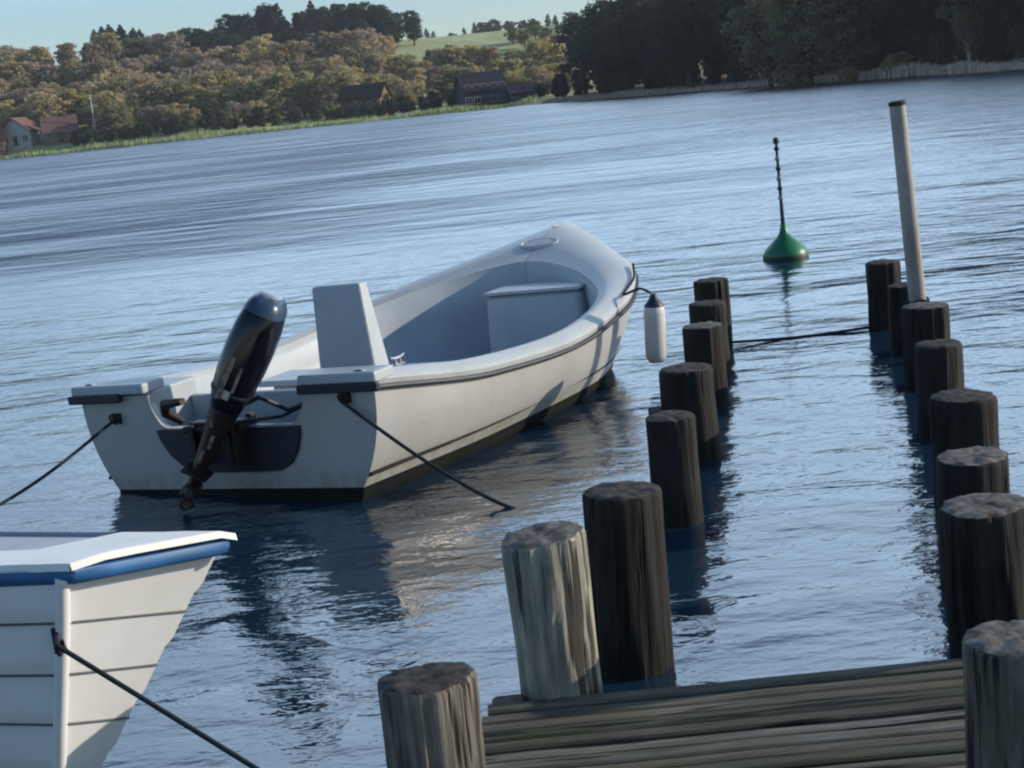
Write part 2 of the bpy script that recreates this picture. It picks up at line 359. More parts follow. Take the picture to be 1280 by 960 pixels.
def build_terrain():
    def axis(stops):
        out = []
        for a, b, n in stops: out += [lerp(a, b, i / n) for i in range(n)]
        return out + [stops[-1][1]]
    xs = axis([(-700, -240, 30), (-240, 120, 180), (120, 700, 36)])
    ys = axis([(-200, 60, 14), (60, 290, 120), (290, 345, 55), (345, 620, 70), (620, 1300, 20)])
    rows = [[(x, y, height(x, y)) for x in xs] for y in ys]
    mb = MB(); mb.grid(rows); o = mb.build('terrain', M['terrain'], smooth=60, merge=False); tag(o, kind='structure')
    w = MB(); w.grid([[(x, y, 0) for x in (-740, -100, 0, 100, 740)] for y in (-300, 0, 100, 330)]); o = w.build('water', M['water'], merge=False); tag(o, kind='structure')
build_terrain()

# ------------------------------------------------------------------ trees
def leaf_faces(mb, c, r, n, s, rnd, squash=1., up=.25):
    for _ in range(n):
        u = Vector((rnd.gauss(0, 1), rnd.gauss(0, 1), rnd.gauss(0, 1))).normalized() * (rnd.random() ** .45)
        p = Vector(c) + Vector((u.x * r[0], u.y * r[1], u.z * r[2] * squash))
        nrm = (u + Vector((rnd.gauss(0, .42), rnd.gauss(0, .42), rnd.gauss(0, .42) + up))).normalized()
        a = nrm.orthogonal().normalized(); a = Matrix.Rotation(rnd.random() * 6.28, 3, nrm) @ a; b = nrm.cross(a)
        q = s * rnd.uniform(.55, 1.3)
        mb.add([p + a * q, p + b * q * .7 + nrm * q * .15, p - a * q * .9, p - b * q * .75 + nrm * q * .1], [[0, 1, 2, 3]])

def make_crown(seed, kind, nf, s):
    """unit tree: total height 1, returns crown MB and trunk MB"""
    rnd = random.Random(seed); cr = MB(); tr = MB()
    if kind == 'conifer':
        tr.tube([(0, 0, 0), (.005, 0, .5), (0, 0, .97)], [.022, .014, .003], 7)
        L = 15
        for i in range(L):
            t = i / (L - 1); z = lerp(.1, .95, t); r = (.19 * (1 - t) ** .8 + .015) * rnd.uniform(.8, 1.15)
            for k in range(rnd.randint(5, 8)):
                a = rnd.random() * 6.28; rr = r * rnd.uniform(.45, .9)
                leaf_faces(cr, (cos(a) * rr, sin(a) * rr, z - rr * .25), (r * .45, r * .45, .035), max(6, nf // (L * 6)), s * (1.1 - .5 * t), rnd)
        leaf_faces(cr, (0, 0, .96), (.012, .012, .04), 12, s * .4, rnd)
    else:
        lean = rnd.uniform(-.03, .03)
        tr.tube([(0, 0, -.02), (lean * .3, 0, .15), (lean, .01, .4), (lean, .0, .8)], [.026, .02, .014, .004], 8)
        wide = {'round': .33, 'tall': .24, 'bush': .5}[kind]; base = {'round': .22, 'tall': .2, 'bush': .02}[kind]
        nl = rnd.randint(22, 32)
        for i in range(nl):
            t = (i + .5) / nl; z = lerp(base + .08, .93, t); env = wide * sqrt(max(.05, 1 - ((z - .48) / .55) ** 2)) * rnd.uniform(.5, 1.2)
            a = i * 2.399 + rnd.uniform(-.4, .4); rr = env * rnd.uniform(.35, .8)
            c = Vector((cos(a) * rr + lean, sin(a) * rr, z)); lr = rnd.uniform(.06, .135) * (wide / .33) ** .5
            if i % 2 == 0 and kind != 'bush':
                tr.tube([(lean * .8, 0, max(.15, z - .3)), (c.x * .6, c.y * .6, z - .1), (c.x, c.y, c.z)], [.01, .006, .002], 5)
            leaf_faces(cr, c, (lr, lr, lr * .75), nf // nl, s, rnd)
        leaf_faces(cr, (0, 0, .5), (wide * .8, wide * .8, .42), nf // 4, s, rnd)
    return cr, tr

BARK = mat('grey_brown_bark', (.10, .08, .065), .9, .1, noise_scale=12, amt=.4)
BARKP = mat('pale_birch_bark', (.42, .40, .36), .8, .1, noise_scale=9, amt=.4)
def leafy(name, col, rough, spec, noise_scale, col2, objrand):
    m = mat(name, col, rough, spec, noise_scale=noise_scale, col2=col2, objrand=objrand); N = m.node_tree.nodes; L = m.node_tree.links
    b = N['Principled BSDF']; src = b.inputs['Base Color'].links[0].from_socket; t = N.new('ShaderNodeBsdfTranslucent'); x = N.new('ShaderNodeMixShader'); x.inputs[0].default_value = .5
    L.new(src, t.inputs[0]); L.new(b.outputs[0], x.inputs[1]); L.new(t.outputs[0], x.inputs[2]); L.new(x.outputs[0], N['Material Output'].inputs[0]); return m
LEAF = {
 'rust': leafy('rusty_brown_leaves', (.46, .35, .21), .75, .15, 5, (.36, .28, .17), .25),
 'tan': leafy('tan_leaves', (.52, .43, .24), .75, .15, 5, (.42, .35, .19), .22),
 'olive': leafy('olive_leaves', (.40, .37, .18), .75, .15, 5, (.30, .28, .14), .25),
 'yellow': leafy('yellow_autumn_leaves', (.54, .46, .19), .75, .15, 5, (.43, .37, .15), .18),
 'green': leafy('dull_green_leaves', (.19, .21, .11), .75, .15, 5, (.13, .15, .08), .25),
 'moss': leafy('dull_moss_olive_leaves', (.30, .28, .16), .75, .15, 5, (.19, .18, .10), .15),
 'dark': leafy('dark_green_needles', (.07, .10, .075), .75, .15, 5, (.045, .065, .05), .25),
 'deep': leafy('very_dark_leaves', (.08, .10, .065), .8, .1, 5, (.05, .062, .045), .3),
 'mauve': leafy('bare_twig_mauve_brown', (.44, .36, .27), .8, .1, 5, (.32, .25, .205), .2),
}
PROTO = {}
def proto(kind, var, near):
    k = (kind, var, near)
    if k not in PROTO:
        nf, s = (5200, .017) if near else (1900, .028)
        if kind == 'bush': nf, s = (2600, .045)
        c, t = make_crown(31 * var + 7 * len(kind) + (3 if near else 0), kind, nf, s)
        PROTO[k] = (c, t, {})
    return PROTO[k]
TREES = 0; GROUPED = {}
def tree(x, y, h, kind, colr, label, group, cat='tree', near=False, wide=1., bark=None, var=None, name=None):
    global TREES
    TREES += 1; v = random.randrange(7) if var is None else var
    c, t, cache = proto(kind, v, near)
    r = empty(name or {'conifer': 'conifer_tree', 'bush': 'shrub'}.get(kind, 'broadleaf_tree'), (x, y, height(x, y) - .1), (0, 0, random.random() * 6.28))
    r.scale = (h * wide, h * wide, h); tag(r, label, cat, group)
    if group: GROUPED.setdefault(group, []).append((x / y, r))
    key = ('c', colr)
    if key not in cache:
        o = c.build('crown', LEAF[colr], merge=False); cache[key] = o.data
    else:
        o = bpy.data.objects.new('crown', cache[key]); COL.objects.link(o)
    o.parent = r
    if kind != 'bush':
        bk = bark or BARK; key = ('t', bk.name)
        if key not in cache: o = t.build('trunk', bk, merge=False, smooth=60); cache[key] = o.data
        else: o = bpy.data.objects.new('trunk', cache[key]); COL.objects.link(o)
        o.parent = r
    return r

HOUSES = [(6, 302), (30, 305), (75, 304), (455, 300), (600, 287)]
def blocked(px, Y):
    for hp, hy in HOUSES:
        if abs(px - hp) < 46 and Y < hy + 9: return True
    return False
COLN = {'rust': 'rusty brown', 'tan': 'tan brown', 'olive': 'olive green', 'yellow': 'yellow', 'green': 'dull green', 'mauve': 'mauve brown'}
# left shore wood: rows up the hillside
rnd = random.Random(21)
for row, (Y, hmin, hmax, step, cols) in enumerate([
        (309, 5, 8, 30, ['tan', 'olive', 'mauve', 'tan', 'green']),
        (318, 8, 11, 33, ['tan', 'olive', 'tan', 'rust', 'yellow']),
        (332, 9, 12, 32, ['tan', 'yellow', 'tan', 'rust', 'mauve', 'olive']),
        (350, 9, 12, 31, ['rust', 'mauve', 'tan', 'olive', 'rust']),
        (372, 9, 12, 30, ['rust', 'mauve', 'rust', 'tan', 'mauve']),
        (398, 9, 12, 30, ['mauve', 'rust', 'mauve', 'tan', 'green'])]):
    px = -130 + rnd.uniform(0, 20)
    while px < 715:
        px += step * rnd.uniform(.5, 1.15); yy = Y + rnd.uniform(-5, 5)
        if blocked(px, yy): continue
        if px > 505 and row > 3: continue
        if px > 420 and row > 4: continue
        if 250 < px < 500 and row > 4: continue
        h = rnd.uniform(hmin, hmax)
        if px > 480: h *= .8
        if px < 110 and row == 0: h *= .55
        colr = rnd.choice(cols)
        if 200 < px < 350 and row in (1, 2): colr = rnd.choice(['yellow', 'tan', 'olive', 'tan'])
        if 480 < px < 700 and row in (1, 2, 3): colr = rnd.choice(['yellow', 'tan', 'rust', 'olive'])
        where = ['by the water', 'above the bank', 'low on the hill', 'half way uphill', 'high uphill', 'near the hilltop'][row]
        side = 'at far left' if px < 220 else ('below the evergreens' if px < 500 else 'below the field')
        tree(xcol(px, yy), yy, h, rnd.choice(['round', 'round', 'tall']), colr,
             'tree', f'{COLN[colr]} trees {where} {side}', wide=rnd.uniform(1.35, 1.8))
# spruces on the ridge
for k in range(34):
    px = lerp(252, 522, (k % 17) / 16) + rnd.uniform(-7, 7); Y = 404 + 12 * (k // 17) + rnd.uniform(-4, 4)
    h = rnd.uniform(10, 12.6) * (.84 if px < 300 or px > 495 else 1.05) + (1.5 if 330 < px < 470 else 0)
    tree(xcol(px, Y), Y, h * rnd.uniform(.8, 1.02), rnd.choice(['conifer', 'round', 'tall']), 'dark', 'x', 'dark evergreens on the hilltop', wide=rnd.uniform(1.25, 1.7))
for k in range(13):
    px = lerp(275, 505, k / 12) + rnd.uniform(-6, 6); Y = 398 + rnd.uniform(-3, 3)
    tree(xcol(px, Y), Y, rnd.uniform(6.5, 9.5), 'round', rnd.choice(['dark', 'dark', 'green']), 'x', 'lower dark green trees in front of the hilltop evergreens', wide=1.7)
for k in range(9):
    px = lerp(140, 196, k / 8) + rnd.uniform(-3, 3); Y = 428 + rnd.uniform(-4, 4)
    tree(xcol(px, Y), Y, rnd.uniform(9, 11.5), 'conifer', 'dark', 'dark conifer on the skyline above the brown wood', 'dark conifers on the left skyline', wide=2.0)
for k in range(15):
    px = lerp(525, 735, k / 14) + rnd.uniform(-4, 4); Y = 600 + rnd.uniform(-6, 6)
    tree(xcol(px, Y), Y, rnd.uniform(5, 8.5), rnd.choice(['round', 'conifer']), 'dark', 'small dark tree in the row beyond the green field', 'trees in the row beyond the green field', wide=1.7)
for k in range(6):
    px = [648, 662, 676, 690, 570, 545][k]; Y = [392, 385, 395, 380, 372, 368][k]
    tree(xcol(px, Y), Y, rnd.uniform(4, 6), 'round', 'green', 'low green tree along the lower edge of the green field', 'low trees along the field edge', wide=1.5)
# dark undergrowth on the bank, left and centre
for k in range(40):
    px = lerp(95, 705, k / 39) + rnd.uniform(-6, 6); Y = (300 if px < 560 else 292) + rnd.uniform(-2, 3)
    if abs(px - 600) < 42: Y += 10
    yy = max(Y, shore_y(xcol(px, Y)) + 5)
    tree(xcol(px, yy), yy, rnd.uniform(2.6, 4.4), 'bush', rnd.choice(['deep', 'green', 'dark']), 'dark bush low on the bank behind the pale reeds', 'dark bushes along the far bank', cat='bush', wide=1.0)
# right wood
for row in range(3):
    for k in range(20):
        t = (k + .5) / 20; Yf = lerp(276, 112, t ** .8); xs = shore_x(Yf) + 7 + row * 9 + rnd.uniform(-1.5, 1.5); Y = Yf + row * 5 + rnd.uniform(-2, 2)
        if row == 0 and k in (12, 13): continue
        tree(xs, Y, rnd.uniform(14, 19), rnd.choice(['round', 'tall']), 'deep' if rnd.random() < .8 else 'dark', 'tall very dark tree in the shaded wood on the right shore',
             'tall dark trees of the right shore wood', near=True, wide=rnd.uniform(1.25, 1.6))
for k in range(34):
    t = (k + .5) / 34; Yf = lerp(279, 106, t ** .8); xs = shore_x(Yf) + 4.5 + rnd.uniform(0, 2)
    tree(xs, Yf, rnd.uniform(3.0, 5.5), 'bush', 'deep', 'very dark bush at the foot of the right shore wood', 'dark bushes at the foot of the right wood', cat='bush', wide=.9)
for k in range(30):
    t = (k + .5) / 30; Yf = lerp(276, 110, t ** .8); xs = shore_x(Yf) + 13 + rnd.uniform(-2, 2)
    tree(xs, Yf + 4, rnd.uniform(6, 9), 'bush', 'deep', 'x', 'dark understorey shrubs between the trunks of the right wood', cat='shrub', wide=.8)
Y = 150; tree(xcol(1012, Y), Y, 13.5, 'round', 'moss', 'large olive green tree catching the light in front of the dark right wood', None, near=True, wide=1.1, var=1)
Y = 158; tree(xcol(962, Y), Y, 12.5, 'round', 'moss', 'dull green tree just left of the large olive tree', None, near=True, wide=1.2, var=2)
Y = 146; tree(xcol(1052, Y), Y, 11.5, 'tall', 'moss', 'olive tree overlapping the right side of the large olive tree', None, near=True, wide=1.3, var=5)
Y = 147; tree(xcol(985, Y), Y, 3.2, 'bush', 'moss', 'olive bush at the foot of the large olive tree', None, cat='bush', wide=1.4, var=4)
Y = 140; tree(xcol(1120, Y), Y, 2.3, 'bush', 'olive', 'low rounded olive bush on the tan bank right of the large olive tree', None, cat='bush', wide=1.7, var=1)
Y = 142; tree(xcol(1060, Y), Y, 1.8, 'bush', 'olive', 'small olive bush under the right edge of the large olive tree', None, cat='bush', wide=1.5, var=2)
Y = 128; tree(xcol(1212, Y), Y, 11, 'tall', 'green', 'slender birch with a pale trunk standing in the dark right wood', None, near=True, wide=.8, bark=BARKP, var=3, name='birch_tree')

ORD = ['first', 'second', 'third', 'fourth', 'fifth', 'sixth', 'seventh', 'eighth', 'ninth', 'tenth', 'eleventh', 'twelfth', 'thirteenth', 'fourteenth', 'fifteenth', 'sixteenth', 'seventeenth', 'eighteenth', 'nineteenth']
def ordinal(i):
    if i < 19: return ORD[i]
    t, u = divmod(i + 1, 10); tens = ['', '', 'twenty', 'thirty', 'forty', 'fifty'][t]
    return tens[:-1] + 'ieth' if u == 0 else tens + '-' + ORD[u - 1]
for g, lst in GROUPED.items():
    lst.sort(key=lambda q: q[0])
    for i, (_, o) in enumerate(lst):
        if len(lst) == 1: o['label'] = 'the only ' + ' '.join(w[:-1] if w in ('trees', 'spruces', 'evergreens', 'shrubs', 'conifers') else w for w in g.split()); del o['group']
        elif i == 0: o['label'] = 'leftmost of the ' + g
        elif i == len(lst) - 1: o['label'] = 'rightmost of the ' + g
        else: o['label'] = ordinal(i) + ' from the left of the ' + g
# reeds
def reeds(name, label, pts, n, hmin, hmax, m, seed):
    rn = random.Random(seed); mb = MB()
    for _ in range(n):
        k = rn.randrange(len(pts) - 1); t = rn.random(); x = lerp(pts[k][0], pts[k + 1][0], t) + rn.gauss(0, .4); y = lerp(pts[k][1], pts[k + 1][1], t) + rn.uniform(-2.5, 3.5)
        z = max(0, height(x, y)); h = rn.uniform(hmin, hmax) * (.45 + .9 * max(0, .5 + noise.noise((x * .11, y * .11, 3.)))); w = rn.uniform(.07, .16); a = rn.random() * 3.14; lx, ly = rn.gauss(0, .12), rn.gauss(0, .12)
        mb.add([(x - w * cos(a), y - w * sin(a), z - .3), (x + w * cos(a), y + w * sin(a), z - .3), (x + lx * h + w * .3, y + ly * h, z + h)], [[0, 1, 2]])
    o = mb.build(name, m, merge=False); tag(o, label, 'reeds', kind='stuff')
RG = mat('pale_green_reeds', (.44, .50, .25), .8, .1, noise_scale=.6, col2=(.34, .41, .19))
RT = mat('pinkish_tan_reeds', (.62, .49, .38), .8, .1, noise_scale=.8, col2=(.5, .38, .29))
LP = [(x, shore_y(x) + 1.5) for x in range(-170, 12, 6)]
reeds('reeds', 'pale green reed bed along the foot of the left shore', LP, 16000, .5, 1.2, RG, 3)
RP = [(shore_x(y) + 1.2, y) for y in range(86, 276, 5)]
reeds('reeds', 'pinkish tan reeds along the foot of the dark right wood', RP, 22000, .4, .85, RT, 4)

hz = MB(); hz.box(-760, 760, -320, 1340, -5, 75); ho = hz.build('haze', [], merge=False); tag(ho, kind='stuff')
hm = bpy.data.materials.new('thin_autumn_haze'); hm.use_nodes = True; hn = hm.node_tree; hn.nodes.remove(hn.nodes['Principled BSDF'])
pv = hn.nodes.new('ShaderNodeVolumePrincipled'); pv.inputs['Color'].default_value = (.86, .90, .95, 1); pv.inputs['Density'].default_value = .0002; pv.inputs['Anisotropy'].default_value = .2
hn.links.new(pv.outputs[0], hn.nodes['Material Output'].inputs['Volume']); ho.data.materials.append(hm)
# ------------------------------------------------------------------ houses on the far shore
def house(name, label, px, Y, w, d, hw, hr, rz, wall, roof, nwin=3, chimney=True, gable_front=False, storeys=1, zoff=0):
    x = xcol(px, Y); r = empty(name, (x, Y, height(x, Y) + zoff - .2), (0, 0, radians(rz))); tag(r, label, 'house')
    mb = MB(); mb.box(-w / 2, w / 2, -d / 2, d / 2, -1.5, hw)
    for s in (-1, 1):
        if gable_front: mb.add([(-w / 2, s * d / 2, hw), (w / 2, s * d / 2, hw), (0, s * d / 2, hw + hr)], [[0, 1, 2]])
        else: mb.add([(s * w / 2, -d / 2, hw), (s * w / 2, d / 2, hw), (s * w / 2, 0, hw + hr)], [[0, 1, 2]])
    mb.build('wall', wall, r, merge=False)
    mb = MB(); o = .5; th = .22
    for s in (-1, 1):
        if gable_front:
            k = hr / (w / 2); A = [(s * (w / 2 + o), -d / 2 - o, hw - o * k), (s * (w / 2 + o), d / 2 + o, hw - o * k), (0, d / 2 + o, hw + hr), (0, -d / 2 - o, hw + hr)]
        else:
            k = hr / (d / 2); A = [(-w / 2 - o, s * (d / 2 + o), hw - o * k), (w / 2 + o, s * (d / 2 + o), hw - o * k), (w / 2 + o, 0, hw + hr), (-w / 2 - o, 0, hw + hr)]
        B = [(p[0], p[1], p[2] + th) for p in A]
        mb.add(A + B, [[0, 1, 2, 3], [4, 5, 6, 7], [0, 1, 5, 4], [1, 2, 6, 5], [2, 3, 7, 6], [3, 0, 4, 7]])
    ro = mb.build('roof', roof, r, merge=False)
    if chimney:
        c = MB(); c.box(w * .18, w * .18 + .6, -.3, .3, hw + hr * .5, hw + hr + .9); c.box(w * .18 - .06, w * .18 + .66, -.36, .36, hw + hr + .9, hw + hr + 1.02); c.build('chimney', BRICK, ro)
    for st in range(storeys):
        for k in range(nwin):
            cx = lerp(-w / 2, w / 2, (k + .5) / nwin); z0 = .9 + 2.5 * st
            if gable_front and st == storeys - 1 and storeys > 1 and abs(cx) > w * .28: continue
            if k == nwin // 2 and st == 0:
                dmb = MB(); dmb.box(cx - .45, cx + .45, -d / 2 - .06, -d / 2 + .05, 0.02, 2.0); dd = dmb.build('door', DOORM, r)
                hmb = MB(); hmb.box(cx + .28, cx + .36, -d / 2 - .12, -d / 2 - .06, .95, 1.05); hmb.build('handle', M['steel'], dd)
                continue
            f = MB()
            for (a, b, c_, e) in ((cx - .65, cx + .65, z0 - .08, z0), (cx - .65, cx + .65, z0 + 1.15, z0 + 1.23), (cx - .65, cx - .57, z0, z0 + 1.15), (cx + .57, cx + .65, z0, z0 + 1.15), (cx - .03, cx + .03, z0, z0 + 1.15)):
                f.box(a, b, -d / 2 - .08, -d / 2 + .05, c_, e)
            fo = f.build('window', FRAMEM, r)
            g = MB(); g.box(cx - .57, cx + .57, -d / 2 - .03, -d / 2 + .04, z0, z0 + 1.15); g.build('pane', GLASSM, fo)
    return r
BRICK = mat('red_brick', (.24, .11, .075), .85, .2, noise_scale=8, amt=.3)
WHITEW = mat('white_rendered_wall', (.5, .48, .44), .8, .2, noise_scale=2, amt=.2)
REDROOF = mat('faded_red_roof_tiles', (.20, .115, .095), .8, .2, noise_scale=4, amt=.3)
MAROON = mat('dark_maroon_roof', (.07, .035, .038), .8, .2, noise_scale=4, amt=.3)
BROWNROOF = mat('dark_brown_roof', (.05, .03, .022), .8, .2, noise_scale=4, amt=.3)
SLATE = mat('black_blue_slate', (.022, .022, .035), .6, .3, noise_scale=4, amt=.4)
BLUEW = mat('dark_blue_grey_boarding', (.05, .055, .085), .7, .3, noise_scale=3, amt=.4)
TANW = mat('tan_brick_wall', (.22, .155, .10), .85, .2, noise_scale=5, amt=.3)
FRAMEM = mat('white_window_frame', (.5, .5, .5), .5, .4, noise_scale=9, amt=.1)
DOORM = mat('brown_door', (.08, .05, .035), .6, .3, noise_scale=9, amt=.3)
GLASSM = mat('dark_window_glass', (.015, .018, .022), .08, .5, noise_scale=2, amt=.3)
house('lake_house', 'house with a dark maroon roof at the left edge of the far shore', -9, 305, 6, 7, 3.0, 3.6, 12, BRICK, MAROON, 3, zoff=.2)
house('lake_house', 'white gabled house with dark windows near the left edge of the far shore', 31, 309, 6.6, 8, 3.0, 2.6, -6, WHITEW, REDROOF, 3, gable_front=True, chimney=False, zoff=.4)
house('lake_house', 'small house with a faded red tiled roof right of the white gabled house', 78, 307, 6.4, 6, 2.4, 2.8, 14, TANW, REDROOF, 3, zoff=.3)
house('lake_house', 'brown roofed house half hidden among tan trees, left of the dark house', 458, 306, 9, 6, 2.6, 2.6, -18, TANW, BROWNROOF, 4, zoff=1.2)
house('lake_house', 'dark blue black two-storey house on the bank below the green field', 602, 296, 8.6, 7, 3.8, 3.0, 14, BLUEW, SLATE, 5, storeys=2, zoff=.1)
house('boathouse', 'low dark shed standing against the right end of the dark house', 652, 293, 5, 4, 1.9, 1.3, 8, BLUEW, SLATE, 3, chimney=False)
x = xcol(121, 306)
fp = empty('flagpole', (x, 306, height(x, 306))); tag(fp, 'tall pale flagpole between the red roofed house and the bushes', 'flagpole')
mb = MB(); mb.tube([(0, 0, -.3), (0, 0, 5), (0, 0, 9.2)], [.17, .13, .08], 10); mb.build('pole', M['fender'], fp, smooth=True)
mb = MB(); mb.lathe([(0.001, 9.2), (.12, 9.25), (.15, 9.35), (.1, 9.46), (.001, 9.5)], 12); mb.build('finial', M['steel'], fp, smooth=True)
mb = MB(); mb.lathe([(.4, -.3), (.4, .25), (.2, .3)], 12); mb.build('base', WHITEW, fp, smooth=True)
x = xcol(505, 291)
gb = empty('rowing_boat', (x, max(291, shore_y(x) + 3), height(x, shore_y(x) + 3) + .3), (0, 0, radians(20))); tag(gb, 'small white rowing boat pulled up on the far bank left of the dark house', 'boat')
mb = MB(); rows = []
for i in range(13):
    t = i / 12; w = .75 * sqrt(max(0, 1 - (2 * t - 1) ** 2)) + .02; z = .5 + .25 * (2 * t - 1) ** 2
    rows.append([(lerp(-2, 2, t), s * w, zz) for s, zz in ((-1, z), (-.7, .15), (0, .0), (.7, .15), (1, z))])
rows = [[(p[0], p[1] * (1 if j in (0, 4) else 1), p[2]) for j, p in enumerate(r)] for r in rows]
mb.grid(rows); mb.build('hull', M['fender'], gb, smooth=True)
mb = MB(); mb.box(-.6, -.3, -.66, .66, .38, .42); mb.build('thwart', M['dinghy_in'], gb)

# ------------------------------------------------------------------ piles
def pile(loc, dia, top, label, m, lean=(0, 0), seed=0, slope=(0, 0), rough=1., bottom=-.75, group='timber piles of the jetty'):
    rn = random.Random(seed); mb = MB(); n = 56; r = dia / 2; rows = []
    ph = [rn.uniform(0, 6.28) for _ in range(8)]
    grooves = [(rn.uniform(0, 6.28), rn.uniform(.03, .07), rn.uniform(.03, .10) * rough, rn.uniform(-.3, .9), rn.uniform(.3, 1.2)) for _ in range(7)]
    K = 34
    for i in range(K + 1):
        t = i / K; z = lerp(bottom, top, t); row = []
        for k in range(n):
            a = 2 * pi * k / n
            q = r * (1 + .035 * sin(2 * a + ph[0]) + .02 * sin(3 * a + ph[1]) + .012 * sin(7 * a + ph[2] + z * 1.2))
            q *= 1.03 - .05 * (z - bottom) / (top - bottom)
            q += noise.noise((cos(a) * 3.2 + seed, sin(a) * 3.2, z * 2.2)) * r * .07 * rough
            q += noise.noise((cos(a) * 9 + seed, sin(a) * 9, z * 1.4)) * r * .05 * rough
            for ga, gw, gd, g0, gl in grooves:
                da = (a - ga - .15 * sin(z * 5 + ga) + pi) % (2 * pi) - pi
                q -= r * gd * math.exp(-(da / gw) ** 2) * sstep((z - g0 + .1) / .15) * (1 if z < g0 + gl else 0)
            if i == K: q *= .955
            row.append((q * cos(a), q * sin(a), z))
        if i == K:
            row = [(x, y, z + x * slope[0] + y * slope[1] + .006 * noise.noise((x * 20, y * 20, seed))) for x, y, z in row]
        rows.append(row)
    # slope the rings just below the top along with it
    for i in range(K - 6, K):
        f = (i - (K - 6)) / 6
        rows[i] = [(x, y, z + (x * slope[0] + y * slope[1]) * f - (.008 if i == K - 1 else 0)) for x, y, z in rows[i]]
    rows[K - 1] = [(x, y, rows[K][j][2] - .014) for j, (x, y, z) in enumerate(rows[K - 1])]
    mb.grid(rows, 0, closed=True)
    prev = rows[-1]
    for s_ in (.8, .55, .3, .06):
        cur = [(x * s_, y * s_, top + x * s_ * slope[0] + y * s_ * slope[1] + .006 + .010 * noise.noise((x * s_ * 25 + seed, y * s_ * 25, 2.))) for x, y, z in rows[-1]]
        mb.grid([prev, cur], 1, closed=True); prev = cur
    mb.add(prev, [list(range(n))], 1)
    o = mb.build('jetty_pile', [m, M['pile_top'] if seed in TOPS else M['pile_topdark']], smooth=50)
    o.location = (loc[0], loc[1], 0); o.rotation_euler = (radians(lean[0]), radians(lean[1]), 0)
    tag(o, label, 'pile', group); return o
TOPS = (16, 28, 31, 40, 25, 4)
PILES = [
 ((-.29, 3.40), .245, .60, 'brownish grey weathered pile nearest the camera on the left of the deck', 'pile_mid', (0, 0), (.02, -.05)),
 ((.055, 4.33), .255, .65, 'pale grey greenish pile with a long split, standing in the left deck corner', 'pile_grey', (0, -1), (.07, .03)),
 ((.32, 4.77), .269, .64, 'thick black pile right behind the pale grey pile', 'pile_dark', (0, 1.5), (.02, .0)),
 ((.70, 6.41), .235, .50, 'black pile fourth from the front in the left row', 'pile_dark', (0, 0), (.03, 0)),
 ((.925, 7.48), .285, .50, 'wide dark pile with a timber block on its left, fifth in the left row', 'pile_dark', (0, 0), (0, 0)),
 ((1.20, 8.72), .245, .505, 'dark pile with a bleached top, sixth in the left row', 'pile_dark', (0, 0), (.02, 0)),
 ((1.38, 9.69), .262, .49, 'dark pile seventh from the front in the left row', 'pile_dark', (0, 0), (.0, 0)),
 ((1.565, 10.72), .262, .50, 'farthest pile of the left row', 'pile_dark', (0, 0), (.02, 0)),
 ((1.15, 3.26), .255, .60, 'grey pile at the bottom right corner standing in the deck edge', 'pile_mid', (0, 0), (0, .02)),
 ((1.45, 4.32), .275, .60, 'thick black pile with pale splinters at its top at the right end of the deck', 'pile_dark', (0, -2), (0, 0)),
 ((1.695, 5.23), .275, .50, 'black pile with a pale chipped rim, third in the right row', 'pile_dark', (0, 0), (.02, 0)),
 ((1.98, 6.21), .285, .50, 'wide black pile with two pale chips on its top, fourth in the right row', 'pile_dark', (0, 0), (.0, 0)),
 ((2.25, 7.42), .255, .50, 'dark brown pile fifth in the right row', 'pile_dark', (0, 0), (.03, 0)),
 ((2.55, 8.63), .275, .50, 'dark brown pile sixth in the right row with a grey rim', 'pile_dark', (0, 0), (.02, 0)),
 ((2.735, 9.70), .24, .47, 'short dark pile behind the foot of the white pole', 'pile_dark', (0, 0), (.02, 0)),
 ((2.86, 10.72), .262, .50, 'farthest pile of the right row, left of the white pole', 'pile_dark', (0, 0), (0, 0)),
]
pobj = []
for i, (l, d, t, lab, mk, ln, sl) in enumerate(PILES):
    pobj.append(pile(l, d, t, lab, M[mk], ln, i * 3 + 1, sl, 1.3 if mk != 'pile_dark' else 1.0))
mb = MB(); mb.box(-.215, -.12, -.09, .05, .16, .30); mb.build('timber_block', M['pile_dark'], pobj[4], bevel=.008)

